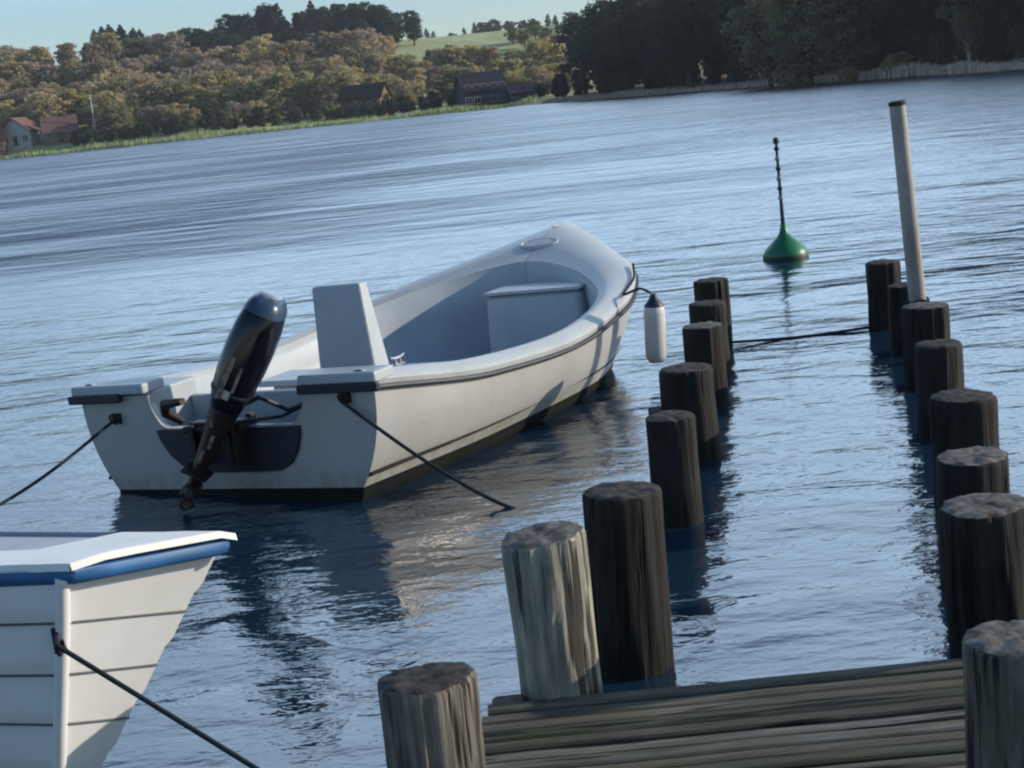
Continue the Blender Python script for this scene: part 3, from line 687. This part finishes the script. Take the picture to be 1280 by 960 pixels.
# ------------------------------------------------------------------ jetty deck
jd = empty('jetty_deck', (0, 0, 0)); tag(jd, 'low mossy plank deck of the jetty at the bottom right', 'deck')
mb = MB(); rn = random.Random(5)
ang = radians(6.0); y = 4.21; k = 0
while y > 1.3:
    w = .056; xoff = .30 * (y - 4.2); x0 = -.185 + xoff + rn.uniform(-.02, .015); x1 = 1.40 + xoff + rn.uniform(-.015, .02)
    Mx = Matrix.Translation(((x0 + x1) / 2, y - w / 2, .15 + rn.uniform(-.003, .003))) @ Matrix.Rotation(rn.uniform(-.004, .004) - radians(1.0), 4, 'Z') @ Matrix.Rotation(rn.uniform(-.01, .01), 4, 'X')
    hw = (x1 - x0) / 2
    # ribbed board profile
    prof = [(-w / 2, -.032)]; R_ = 1; rz_ = [rn.uniform(-.004, .003) for _ in range(3)]
    for r_ in range(R_):
        a0 = -w / 2 + w * r_ / R_; a1 = a0 + w / R_
        gz = rz_[r_]; prof += [(a0 + .001, gz - .007), (a0 + .007, gz), ((a0 + a1) / 2, gz + .0015), (a1 - .007, gz), (a1 - .001, gz - .007)]
    prof += [(w / 2, -.032)]
    seg = 14; rows = []
    for s_ in range(seg + 1):
        xx = lerp(-hw, hw, s_ / seg); dz = .0035 * noise.noise((xx * 3, y * 5, 1.)) ; rows.append([Mx @ Vector((xx, p, q + dz)) for p, q in prof])
    mi = rn.choice([0, 0, 1, 2, 2]); mb.grid(rows, mi); mb.add(rows[0], [list(range(len(prof)))], mi); mb.add(rows[-1], [list(range(len(prof)))], mi)
    y -= w + .011; k += 1
pl = mb.build('planks', [M['deckwood'], M['deckwood2'], M['deckwood3']], jd, merge=False)
for xo in (.02, 1.22):
    b = MB(); b.box(-.045, .045, -2.9, 0, -.02, .115, M=Matrix.Translation((xo, 4.15, 0)) @ Matrix.Rotation(-radians(16.7), 4, 'Z')); b.build('beam', M['pile_dark'], jd)
b = MB(); b.box(-.17, -.06, 4.19, 4.30, .04, .150); b.build('end_block', M['pile_mid'], jd, bevel=.02)

# ------------------------------------------------------------------ ropes
def rope(name, label, pts, r, sag=0, n=30, cat='rope'):
    P_ = [Vector(p) for p in pts]; out = []
    if len(P_) == 2:
        for i in range(n + 1): t = i / n; p = P_[0].lerp(P_[1], t); p.z -= sag * 4 * t * (1 - t); out.append(p)
    else:
        for k in range(len(P_) - 1):
            a, b, c, d = P_[max(k - 1, 0)], P_[k], P_[k + 1], P_[min(k + 2, len(P_) - 1)]
            for i in range(n // 2):
                t = i / (n // 2); out.append(.5 * ((2 * b) + (c - a) * t + (2 * a - 5 * b + 4 * c - d) * t * t + (3 * b - a - 3 * c + d) * t ** 3))
        out.append(P_[-1])
    mb = MB(); mb.tube(out, r, 8); o = mb.build(name, M['rope'], smooth=True); tag(o, label, cat); return o

# ------------------------------------------------------------------ the motorboat
BO = Vector((-1.571, 7.694, 0)); BYAW = radians(27.4); BL = 4.8; HEEL = radians(2.2)
boat = empty('motorboat', BO); boat.matrix_world = Matrix.Translation(BO) @ Matrix.Rotation(-BYAW, 4, 'Z') @ Matrix.Rotation(-HEEL, 4, 'Y')
tag(boat, 'open white motorboat with a tilted black outboard, moored stern towards the jetty', 'boat')
# boat frame: +y forward, +x starboard
TS = [0, .2, .4, .6, .75, .88, .96, 1.0]
def W(t): return curve(t, TS, [1.00, 1.19, 1.26, 1.21, 1.02, .56, .205, .010])
def Z(t): return curve(t, [0, .2, .4, .6, .8, 1.], [.640, .50, .455, .52, .68, .93])
def WLh(t): return curve(t, [0, .25, .5, .7, .85, 1.], [.84, 1.05, 1.12, .93, .52, .01])
def YB(t, q):  # rake of stem: q = 0 waterline .. 1 sheer
    return BL * t * (1 - .07 * (1 - q) * t * t)
N = 60
ts = [i / N for i in range(N + 1)]
def section(t, s):
    w, z, wl = W(t), Z(t) - .045, WLh(t); pts = []
    for q in [0, .12, .25, .4, .55, .7, .85, 1]:
        x = lerp(wl, w, q ** .8) + .035 * sin(pi * q) * (1 - t); zz = lerp(.048, z, q)
        pts.append((s * x, YB(t, q), zz))
    return pts
mb = MB()
for s in (-1, 1):
    mb.grid([section(t, s) for t in ts], 0)
# bottom (antifouling), from the boot stripe down
for s in (-1, 1):
    mb.grid([[(s * WLh(t), YB(t, 0), .048), (s * WLh(t) * .985, YB(t, 0), .0), (s * WLh(t) * .93, YB(t, 0), -.07), (s * .02, YB(t, 0) * .98, -.24)] for t in ts], 1)
hull = mb.build('hull', [M['gel'], M['black']], boat, smooth=50)
# spray rail: slim dark lip above the boot stripe
mb = MB()
for s in (-1, 1):
    mb.tube([Vector((s * (section(t, 1)[1][0] + .012), YB(t, .1), .118 + .03 * t)) for t in ts[:54]], .011, 6)
mb.build('spray_rail', M['black'], boat, smooth=True)
# transom with its motor notch
mb = MB()
top = Z(0) - .045
def tx(z):  # half width of the transom at height z
    q = (z - .048) / (top - .048); q = max(0, min(1, q)); return lerp(WLh(0), W(0), q ** .8) + .035 * sin(pi * q)
NL, NR, NB = -.50, .55, .40
def notch(z, s):
    f = sstep((z - NB) / .16); return (NL if s < 0 else NR) * lerp(.8, 1.0, sqrt(max(0, min(1, (z - NB) / .14))))
zs = [.048, .14, .2, .28, .34, NB]
for i in range(len(zs) - 1): mb.add([(-tx(zs[i]), 0, zs[i]), (tx(zs[i]), 0, zs[i]), (tx(zs[i + 1]), 0, zs[i + 1]), (-tx(zs[i + 1]), 0, zs[i + 1])], [[0, 1, 2, 3]])
zs = [NB + (top - NB) * i / 12 for i in range(13)]
for s in (-1, 1):
    mb.grid([[(notch(z, s), 0, z), (s * tx(z), 0, z)] for z in zs], 0)
    mb.grid([[(notch(z, s), 0, z), (notch(z, s), .05, z)] for z in zs], 0)
mb.add([(NL * .8, 0, NB), (NR * .8, 0, NB), (NR * .8, .05, NB), (NL * .8, .05, NB)], [[0, 1, 2, 3]])
mb.add([(-WLh(0), 0, .048), (WLh(0), 0, .048), (WLh(0) * .93, 0, -.07), (.02, 0, -.24), (-.02, 0, -.24), (-WLh(0) * .93, 0, -.07)], [[0, 1, 2, 3, 4, 5]], 1)
mb.build('transom', [M['gel'], M['black']], boat, smooth=40)
# motor pad
mb = MB(); out = []
for i in range(13):
    a = pi + pi * i / 12 * .5 if i <= 6 else 0
pad = [(-.47, .395), (-.45, .33), (-.40, .25), (-.33, .19), (-.25, .155), (-.1, .145), (.2, .145), (.34, .15), (.42, .19), (.47, .26), (.50, .34), (.505, .395)]
n = len(pad); mb.add([(x, -.022, z) for x, z in pad] + [(x, .0, z) for x, z in pad], [list(range(n))] + [[i, (i + 1) % n, (i + 1) % n + n, i + n] for i in range(n)])
mb.build('motor_pad', M['pad'], boat, bevel=.006)
# gunwale / foredeck moulding : outer lip, flat top, camber, coaming
OPEN = .815
def inner(t):
    """opening outline matched to sheer station t"""
    u = t
    yy = BL * OPEN * (sin(u * pi / 2 * .999) ** .92)
    tt = yy / BL
    wo = (W(tt) - .15)
    e = max(0, (tt - .50) / (OPEN - .50))
    wo *= sqrt(max(0, 1 - e ** 2.3))
    return max(wo, 0.0), yy, Z(tt) + .02 + .02 * e
mb = MB(); lin = MB()
for s in (-1, 1):
    rows = []; rl = []
    for t in ts:
        w, z = W(t), Z(t); a, yy, zi = inner(t)
        o0 = Vector((s * w, YB(t, 1), z - .055)); o1 = Vector((s * (w + .012), YB(t, 1), z - .02)); o2 = Vector((s * w, YB(t, 1), z)); o3 = Vector((s * max(0, w - .022), YB(t, 1) - .01 * t, z + .012))
        i3 = Vector((s * a, yy, zi)); i2 = i3 + Vector((s * .025 if a > .02 else 0, .02 * t, .004))
        row = [o0, o1, o2, o3]
        for q in (.25, .5, .75): p = o3.lerp(i2, q); p.z += .018 * sin(pi * q) * (1 + 1.6 * t * t); row.append(p)
        row += [i2, i3, i3 + Vector((0, -.01 * t, -.03))]
        rows.append(row)
        wl_ = max(0, a - .03 if a > .03 else a); fl = .10
        rl.append([i3 + Vector((0, -.01 * t, -.03)), Vector((s * wl_, yy - .02 * t, zi - .07)), Vector((s * (wl_ + .015 if a > .03 else 0), yy - .01 * t, lerp(zi, fl, .5))), Vector((s * wl_ * .96, yy - .02 * t, fl + .05)), Vector((s * wl_ * .9, yy - .05 * t, fl)), Vector((0, yy - .05 * t, fl))])
    mb.grid(rows, 0); lin.grid(rl, 0)
deck = mb.build('deck', M['deck'], boat, smooth=45)
liner = lin.build('cockpit_liner', M['gel_in'], boat, smooth=45)
# inner faces of the transom and well box
mb = MB()
mb.box(-.84, NL - .02, .005, .045, .10, top - .002); mb.box(NR + .02, .84, .005, .045, .10, top - .002)
mb.box(NL - .02, NR + .02, .01, .045, .10, NB - .004)
mb.build('transom_lining', M['gel_in'], boat)
mb = MB(); mb.box(-.80, -.56, .05, .50, .10, .60); mb.build('stern_locker', M['gel_in'], boat, bevel=.015); mb = MB(); mb.box(.62, .84, .05, .50, .10, .60); mb.build('stern_locker', M['gel_in'], boat, bevel=.015)
mb = MB(); mb.box(-.56, .62, .42, .47, .10, .50); mb.build('well_bulkhead', M['gel_in'], boat, bevel=.01)
mb = MB(); mb.box(-.78, .82, 1.35, 1.72, .34, .38); mb.box(-.7, .74, 1.4, 1.66, .10, .335); mb.build('thwart', M['gel_in'], boat, bevel=.012)
# gunwale corner caps at the stern
for s in (-1, 1):
    a = notch(top, s); mb = MB(); x0, x1 = sorted((a + s * .0, s * (W(0) + .035))); mb.box(x0, x1, -.035, .16, top + .012, top + .072)
    c = mb.build('corner_cap', M['gel_in'], boat, bevel=.014)
    mb = MB(); x0, x1 = sorted((s * (W(0) + .05), (a + s * .17) if s < 0 else a)); mb.box(x0, x1, -.055, -.02, top - .028, top + .022); mb.build('rub_strip', M['rub'], c, bevel=.008)
mb = MB()
for s in (-1, 1): mb.tube([Vector((s * (W(t) + .012), YB(t, 1) + .004, Z(t) - .062)) for t in ts], .016, 8)
mb.build('rub_rail', M['line'], boat, smooth=True)
# console board
Mc = Matrix.Translation((.43, .62, 0))
mb = MB()
mb.add([(.235, .60, .30), (.645, .60, .30), (.575, .66, 1.045), (.245, .66, 1.045), (.235, .80, .30), (.645, .80, .30), (.57, .75, 1.045), (.25, .75, 1.045)],
       [[0, 1, 2, 3], [4, 5, 6, 7], [0, 1, 5, 4], [1, 2, 6, 5], [2, 3, 7, 6], [3, 0, 4, 7]])
con = mb.build('console', M['gel_in'], boat, bevel=.018)
mb = MB(); mb.box(.20, .68, .57, .89, .10, .30); mb.build('base', M['gel_in'], con, bevel=.015)
# forward locker box
mb = MB(); mb.box(-.10, .72, 3.28, 3.72, .09, .56, taper=(.94, .9)); fb = mb.build('forward_locker', M['gel_in'], boat, bevel=.05)
mb = MB(); mb.box(-.09, .71, 3.28, 3.70, .565, .59, taper=(.97, .97)); mb.build('lid', M['deck'], fb, bevel=.01)
# foredeck anchor well
zt = Z(.9) + .02
mb = MB(); mb.lathe([(.001, .016), (.75, .016), (.85, .022), (1.0, .024), (1.08, -.01)], 28, 0, Matrix.Translation((0, 4.20, .822)) @ Matrix.Rotation(radians(12), 4, 'X') @ Matrix.Diagonal((.15, .085, .6, 1)))
mb.build('anchor_hatch', M['pad'], boat, smooth=True)
mb = MB(); mb.lathe([(.98, .012), (1.02, .042), (1.14, .036), (1.22, -.02)], 28, 0, Matrix.Translation((0, 4.20, .822)) @ Matrix.Rotation(radians(12), 4, 'X') @ Matrix.Diagonal((.15, .085, .6, 1)))
mb.build('hatch_rim', M['deck'], boat, smooth=True)
def cleat(parent, loc, rz=0, m='steel'):
    T = Matrix.Translation(loc) @ Matrix.Rotation(rz, 4, 'Z'); mb = MB()
    mb.tube([T @ Vector((-.07, 0, .045)), T @ Vector((-.03, 0, .035)), T @ Vector((.03, 0, .035)), T @ Vector((.07, 0, .045))], [.006, .010, .010, .006], 8)
    for s in (-.025, .025): mb.tube([T @ Vector((s, 0, 0)), T @ Vector((s, 0, .036))], .008, 8)
    mb.box(-.05, .05, -.015, .015, -.004, .004, M=T); return mb.build('cleat', M[m], parent, smooth=40)
cleat(boat, (.90, .42, Z(.1) + .055), pi / 2); cleat(boat, (0, 4.55, .895), pi / 2)
# eyes on the transom
for s, z in ((-.75, .47), (.82, .535)):
    mb = MB(); mb.tube([(s + .028 * cos(a), -.03 - .012 * sin(a), z + .028 * sin(a)) for a in [2 * pi * k / 14 for k in range(15)]], .007, 8); mb.box(s - .03, s + .03, -.012, .0, z - .03, z + .03); mb.build('towing_eye', M['motor'], boat, smooth=40)

# outboard : built upright along local z then tilted
om = empty('outboard_motor'); om.parent = boat
AX = Vector((.385 - (-.30), .0, 1.08 - .04)); side = math.atan2(AX.x, AX.z)
om.matrix_parent_inverse = Matrix.Identity(4)
OMS = Matrix.Rotation(radians(38), 4, 'Z') @ Matrix.Diagonal((.95, .92, 1, 1))
om.matrix_basis = Matrix.Translation((.175, -.19, .535)) @ Matrix.Rotation(side * .93, 4, 'Y') @ Matrix.Rotation(radians(-10), 4, 'X') @ Matrix.Rotation(radians(-18), 4, 'Z') @ OMS
def sup(a, p): c = cos(a); s_ = sin(a); return (abs(c) ** p) * (1 if c >= 0 else -1), (abs(s_) ** p) * (1 if s_ >= 0 else -1)
def loft(mb, secs, n=36, p=.72, mi=0, cap=True):
    rows = []
    for z, hx, hy, oy in secs:
        r = []
        for k in range(n): c, s_ = sup(2 * pi * k / n, p); r.append((hx * c, hy * s_ + oy, z))
        rows.append(r)
    mb.grid(rows, mi, closed=True)
    if cap: mb.add(rows[0], [list(range(n))[::-1]], mi); mb.add(rows[-1], [list(range(n))], mi)
mb = MB(); loft(mb, [(.0, .07, .11, 0), (.05, .095, .14, 0), (.12, .112, .165, -.005), (.25, .125, .182, -.01), (.38, .13, .186, -.01), (.50, .124, .178, -.01), (.57, .113, .162, -.01), (.60, .10, .145, -.01)])
cw = mb.build('cowling', M['cowl'], om, smooth=45)
mb = MB(); loft(mb, [(.585, .112, .16, -.01), (.615, .106, .152, -.01), (.645, .09, .135, -.01), (.665, .07, .105, -.01), (.675, .04, .065, -.01)]); mb.build('cap', M['cowl_blue'], cw, smooth=45)
mb = MB(); mb.lathe([(.001, .012), (.8, .012), (1, .006), (1.02, -.02)], 24, 0, Matrix.Translation((0, -.02, .672)) @ Matrix.Diagonal((.062, .085, 1, 1))); mb.build('badge', M['steel'], cw, smooth=True)
mb = MB(); mb.box(-.05, -.02, -.199, -.185, .10, .34); mb.box(.02, .035, -.199, -.185, .16, .30); mb.build('stripe', M['scuff'], cw)
mb = MB(); loft(mb, [(.118, .1145, .168, -.005), (.124, .118, .171, -.005), (.134, .118, .172, -.005), (.14, .1155, .170, -.005)], cap=False); mb.build('seam', M['pad'], cw, smooth=45)
mb = MB(); mb.box(-.02, .02, -.186, -.170, .105, .155); mb.build('latch', M['steel'], cw, bevel=.003)
mb = MB(); loft(mb, [(-.62, .036, .075, .02), (-.45, .045, .085, .01), (-.2, .062, .095, 0), (-.02, .082, .115, 0), (.07, .098, .135, 0)], p=.9); mb.build('leg', M['motor'], om, smooth=45)
for z0, x0, w in ((-.12, -.03, .022), (.0, .012, .018), (-.28, .004, .02), (-.42, -.018, .02)): mb = MB(); mb.box(x0, x0 + w, -.105, -.075, z0, z0 + .11); mb.build('scuff_mark', M['scuff'], om, bevel=.004)
mb = MB(); loft(mb, [(-.66, .004, .05, .03), (-.64, .03, .10, .03), (-.625, .012, .11, .03)], p=.9); mb.box(-.075, .075, -.14, .05, -.515, -.505)
mb.tube([(0, -.17, -.66), (0, -.10, -.66), (0, .08, -.66), (0, .16, -.66)], [.02, .042, .042, .008], 14); mb.build('gearcase', M['motor'], om, smooth=40)
mb = MB(); mb.add([(-.006, -.06, -.69), (-.006, .08, -.69), (-.006, .0, -.83), (-.006, -.05, -.83), (.006, -.06, -.69), (.006, .08, -.69), (.006, .0, -.83), (.006, -.05, -.83)], [[0, 1, 2, 3], [4, 5, 6, 7], [0, 1, 5, 4], [1, 2, 6, 5], [2, 3, 7, 6], [3, 0, 4, 7]])
mb.build('skeg', M['motor'], om)
mb = MB()
for k in range(3):
    a = 2 * pi * k / 3 + .4; T = Matrix.Translation((0, -.185, -.66)) @ Matrix.Rotation(a, 4, 'Y')
    rows = [[T @ Vector((lerp(-w, w, q), -.03 * (q - .5) * 2 + 0, r)) for q in (0, .33, .66, 1)] for r, w in ((.02, .015), (.04, .03), (.06, .04), (.078, .028), (.088, .01))]
    mb.grid(rows)
pr_ = mb.build('propeller', M['motor'], om, smooth=60); pr_.modifiers.new('solid', 'SOLIDIFY').thickness = .006
mb = MB(); mb.tube([(0, .12, .02), (0, .28, .05), (-.02, .42, .10), (-.03, .52, .16)], [.028, .022, .02, .022], 10); mb.build('tiller', M['motor'], om, smooth=40)
for ch_ in om.children:
    if ch_.name.split('.')[0] in ('leg', 'gearcase', 'skeg', 'propeller', 'scuff_mark'):
        for v_ in ch_.data.vertices:
            if v_.co.z < 0: v_.co.z *= .72
# bracket on the transom, cables
mb = MB()
for sx in (-.15, .12): mb.box(sx, sx + .04, -.14, .07, .20, .44); mb.box(sx, sx + .04, .035, .08, .28, .46)
mb.box(-.16, .17, -.10, -.02, .37, .45); mb.tube([(-.2, -.10, .41), (.2, -.10, .41)], .022, 10)
mb.build('clamp_bracket', M['motor'], boat, bevel=.006)
mb = MB()
mb.tube([(.12, -.12, .50), (.28, -.02, .56), (.36, .10, .46), (.42, .3, .47), (.44, .5, .5)], .014, 8); mb.tube([(.10, -.14, .45), (.24, -.04, .44), (.30, .12, .42), (.38, .4, .46)], .011, 8)
mb.build('control_cable', M['pad'], boat, smooth=True)
mb = MB(); mb.tube([(-.30, .02, .43), (-.36, -.04, .50), (-.30, -.10, .56), (-.14, -.14, .58)], [.022, .03, .03, .02], 10); mb.build('tilt_lever', M['motor'], boat, smooth=True)
bpy.context.view_layer.update()
def bw(x, y, z): return boat.matrix_world @ Vector((x, y, z))

# ropes of the motorboat
a = bw(-.75, -.045, .46)
rope('mooring_rope', 'thin dark rope from the port quarter of the motorboat out of the left edge', [a, (-2.66, 7.15, .235), (-3.5, 6.1, .06)], .0095)
a = bw(.82, -.045, .52)
rope('mooring_rope', 'dark rope sagging from the starboard quarter of the motorboat into the water', [a, a.lerp(Vector((-.07, 6.92, -.01)), .5) - Vector((0, 0, .035)), (-.1, 6.93, .012), (.2, 6.8, -.05), (.45, 6.6, -.03), (.60, 6.38, .03)], .0105)

# fender
fx = empty('fender', (.985, 9.56, .025)); tag(fx, 'white cylindrical fender with a black top hanging off the starboard side of the motorboat', 'fender')
mb = MB(); mb.lathe([(.001, .115), (.045, .12), (.068, .145), (.073, .18), (.073, .45), (.066, .50), (.06, .515)], 28); mb.build('body', M['fender'], fx, smooth=50)
mb = MB(); mb.lathe([(.066, .50), (.066, .51), (.045, .535), (.026, .565), (.02, .585), (.001, .59)], 24); mb.build('cap', M['pad'], fx, smooth=50)
fx.rotation_euler = (0, radians(2), 0)
c = bw(W(.62) * .985, BL * .62, Z(.62) + .02)
rope('fender_rope', 'short dark rope holding the white fender to the gunwale of the motorboat', [Vector((.985, 9.56, .62)), c.lerp(Vector((.985, 9.56, .62)), .5) + Vector((.02, 0, .03)), c, bw(W(.70) + .005, BL * .70, Z(.70) + .02), bw(W(.76) + .0, BL * .76, Z(.76) + .03)], .009)

# ------------------------------------------------------------------ white dinghy with a blue rail
A_ = Vector((-1.281, 3.906, .80)); R_w = Vector((-.955, 4.25, .77))
mid = (A_ + R_w) / 2; axis = Vector((-.94, .342, 0)).normalized()
fw = (R_w - A_); fw.z = 0; HW = fw.length / 2; fdir = fw.normalized()
dn = empty('white_dinghy', (mid.x, mid.y, 0)); tag(dn, 'white plank sided dinghy with a bright blue rail at the bottom left', 'boat')
# local frame via explicit maps: s along axis (from end face inwards), v across (far side +)
across = Vector((0.342, .94, 0)).normalized()
def dl(s, v, z):
    skew = v * .445   # the end face is not square to the axis
    p = axis * (s - skew * max(0, 1 - s / .8)) + across * v; return Vector((p.x, p.y, z - v * .15))
def dh(s): return curve(s, [0, .4, 1, 2, 3.2, 3.8], [.222, .268, .34, .42, .40, .25])
def dz(s): return curve(s, [0, .6, 1.5, 3, 3.8], [.80, .785, .77, .76, .80])
def dbot(s): return curve(s, [0, .3, 1.], [.10, .02, -.1])
RAKE = .44
def dsec(s, side):
    pts = []; h, z = dh(s), dz(s); zb = -.06
    nstr = 5; prevx = None
    for k in range(nstr * 6 + 1):
        q = k / (nstr * 6); zz = lerp(zb, z, q); base = h * (q ** .78) * .97 + .03
        fr = (q * nstr) % 1.0; j = .006 * (1 - fr) if k < nstr * 6 else 0
        rake = RAKE * (1 - q) * max(0, 1 - s / 1.4)
        pts.append(dl(s + rake, side * (base + .016 * (0 if fr == 0 else (1 - fr))), zz))
    return pts
SS = [0, .03, .08, .15, .25, .4, .6, .8, 1., 1.25, 1.5, 1.8, 2.1, 2.5, 2.9, 3.3, 3.6, 3.8]
mb = MB()
for sd_ in (-1, 1): mb.grid([dsec(s, sd_) for s in SS], 0)
e0, e1 = dsec(0, -1), dsec(0, 1)
mb.grid([[p.lerp(q, k / 6) for k in range(7)] for p, q in zip(e0, e1)], 0)
e0, e1 = dsec(3.8, -1), dsec(3.8, 1); mb.grid([[p, q] for p, q in zip(e0, e1)], 0)
mb.build('hull', M['clinker'], dn, smooth=25)
# seams of the strakes
mb = MB()
for k in (6, 12, 18, 24):
    for sd_ in (-1,):
        mb.tube([dsec(s, sd_)[k] + across * sd_ * .003 for s in SS if s >= .03], .0045, 6)
    p, q = dsec(0, -1)[k], dsec(0, 1)[max(1, k - 2)]; n_ = Vector((axis.x, axis.y, 0)) * -.002
    mb.tube([p.lerp(q, .07) + n_, p.lerp(q, 1.0) + n_], .0042, 6)
mb.build('plank_seams', M['seam'], dn, smooth=True)
# rail
mb = MB(); path = [dl(s, -dh(s) - .008, dz(s) - .012) for s in reversed(SS)] + [dl(0, v * HW, dz(0) - .012) - axis * .012 for v in (-.98, -.5, 0, .5, 1.0)] + [dl(0, HW * 1.03, dz(0) - .018) - axis * .02]
rows = []
for i, p in enumerate(path):
    t = (path[min(i + 1, len(path) - 1)] - path[max(i - 1, 0)]); t.z = 0; t.normalize(); o_ = Vector((t.y, -t.x, 0))
    rows.append([p + o_ * a + Vector((0, 0, b)) for a, b in ((-.012, -.036), (.010, -.034), (.019, -.024), (.021, -.006), (.015, .008), (-.012, .012))])
mb.grid(rows, 0, closed=True); mb.add(rows[0], [list(range(6))]); mb.add(rows[-1], [list(range(6))])
mb.build('rub_rail', M['bluerub'], dn, smooth=50)
mb = MB(); path = [dl(s, dh(s) + .008, dz(s) - .012) for s in SS if s > .05]
rows = []
for i, p in enumerate(path):
    t = (path[min(i + 1, len(path) - 1)] - path[max(i - 1, 0)]).normalized(); o_ = Vector((t.y, -t.x, 0))
    rows.append([p + o_ * a + Vector((0, 0, b)) for a, b in ((-.012, -.036), (.010, -.034), (.019, -.024), (.021, -.006), (.015, .008), (-.012, .012))])
mb.grid(rows, 0, closed=True); mb.build('rub_rail', M['bluerub'], dn, smooth=50)
# gunwale top and end deck, then the cockpit
mb = MB(); li = MB(); SD = sorted(set(SS + [.30, .302, 1.35]))
def dprof(s):
    w = dh(s) + (.014 if s > .1 else .028); a = max(.02, w - .19); b = max(.02, w - .05); z = dz(s) + .016
    return w, a, b, z
for s0_, s1_ in zip(SD[:-1], SD[1:]):
    q = []
    for s in (s0_, s1_):
        w, a, b, z = dprof(s); s = -.034 if s == 0 else s; q.append([dl(s, -w, z), dl(s, -w * .5 - a * .5, z + .014), dl(s, -a, z + .016), dl(s, b, z + .016), dl(s, w, z)])
    dn_ = Vector((0, 0, -.022)); ac = across * .004
    mb.grid([[q[0][0] + dn_ - ac] + q[0][:3], [q[1][0] + dn_ - ac] + q[1][:3]]); mb.grid([q[0][3:] + [q[0][4] + dn_ + ac], q[1][3:] + [q[1][4] + dn_ + ac]])
    if s0_ == 0: e_ = -axis * .004; mb.grid([[p for p in q[0]], [p + dn_ + e_ for p in q[0]]])
    if s1_ <= .301: mb.grid([q[0][2:4], q[1][2:4]])
    else:
        dp_ = .014 if s1_ <= 1.36 else .5
        r0 = [p - Vector((0, 0, dp_)) for p in q[0][2:4]]; r1 = [p - Vector((0, 0, dp_)) for p in q[1][2:4]]
        li.grid([[q[0][2], r0[0], r0[0].lerp(r0[1], .5), r0[1], q[0][3]], [q[1][2], r1[0], r1[0].lerp(r1[1], .5), r1[1], q[1][3]]])
mb.build('gunwale', M['clinker'], dn, smooth=40); li.build('inner_deck', M['dinghy_in'], dn, smooth=40)
mb = MB(); mb.tube([p + Vector((0, 0, 0)) for p in [dsec(0, -1)[q_] for q_ in (1, 6, 12, 18, 24, 29)]], .021, 12); mb.build('corner_post', M['clinker'], dn, smooth=True)
mb = MB(); mb.add([dl(s, v * (dh(s) - .14), dz(s) - .15 + h) for h in (0, -.03) for s, v in ((2.05, -1), (2.35, -1), (2.35, 1), (2.05, 1))], [[0, 1, 2, 3], [4, 5, 6, 7], [0, 1, 5, 4], [1, 2, 6, 5], [2, 3, 7, 6], [3, 0, 4, 7]]); mb.build('thwart', M['dinghy_in'], dn)
# eye on the corner post
k_ = 22; ep = dsec(0, -1)[k_]
mb = MB(); mb.tube([ep + Vector((.0, -.02, 0)) + Vector((.0, -.014 * cos(a), .03 * sin(a))) for a in [2 * pi * k / 14 for k in range(15)]], .009, 8); mb.box(-.016, .016, -.02, .01, -.03, .045, M=Matrix.Translation(ep)); mb.build('mooring_eye', M['pad'], dn, smooth=40)
ew = ep + Vector((mid.x, mid.y, 0))
rope('mooring_rope', 'taut dark rope from the eye of the white dinghy towards the jetty, bottom left', [ew + Vector((.0, -.035, 0)), (-.55, 3.45, .20), (-.36, 3.20, .16)], .0075)

# ------------------------------------------------------------------ channel buoy
by = empty('channel_buoy', (3.075, 15.41, 0), (radians(.5), radians(-1.2), 0)); tag(by, 'green conical buoy with a thin banded staff floating beyond the piles', 'buoy')
mb = MB(); mb.lathe([(.001, -.25), (.2, -.22), (.236, -.02), (.238, .05), (.215, .10), (.15, .165), (.085, .225), (.05, .27), (.034, .33), (.03, .36)], 32); mb.build('float', M['green'], by, smooth=50)
mb = MB(); mb.lathe([(.241, -.03), (.2445, .0), (.2435, .035), (.239, .045)], 32); mb.build('weed_band', M['darkgreen'], by, smooth=50)
mb = MB(); mb.tube([(0, 0, .33), (0, 0, .7), (0, 0, 1.23)], [.024, .017, .014], 12); st = mb.build('staff', M['staff'], by, smooth=50)
for i in range(6):
    z = .62 + i * .105; mb = MB(); mb.lathe([(.018, z), (.028, z + .01), (.028, z + .035), (.018, z + .045)], 14); mb.build('band', M['palestaff'] if i % 2 == 0 else M['staff'], st, smooth=50)
mb = MB(); mb.lathe([(.001, 1.215), (.030, 1.22), (.033, 1.26), (.024, 1.285), (.001, 1.29)], 16); mb.build('topmark', M['staff'], by, smooth=50)

# ------------------------------------------------------------------ white pole by the piles
wp = empty('mooring_pole', (2.74, 9.36, 0), (0, radians(-3.2), 0)); tag(wp, 'tall pale pole with a dark top standing among the right row of piles', 'pole')
mb = MB(); mb.tube([(0, 0, -.7), (0, 0, .4), (0, 0, 1.0), (0, 0, 1.71)], [.058, .056, .053, .050], 24); mb.build('shaft', M['pole'], wp, smooth=50)
mb = MB(); mb.lathe([(.053, 1.69), (.056, 1.70), (.055, 1.712), (.04, 1.72), (.001, 1.722)], 24); mb.build('cap', M['pilecap'], wp, smooth=50)
mb = MB(); 
for z in (.36, .41): mb.tube([(.066 * cos(a), .066 * sin(a), z + .01 * sin(3 * a)) for a in [2 * pi * k / 20 for k in range(21)]], .012, 8)
mb.build('lashing', M['rope'], wp, smooth=True)

rope('mooring_rope', 'dark line stretched low over the water between the farthest piles of both rows', [(1.66, 10.62, .03), (2.2, 10.68, .004), (2.78, 10.70, .02)], .011)
print('trees', TREES, 'objects', len(bpy.data.objects))
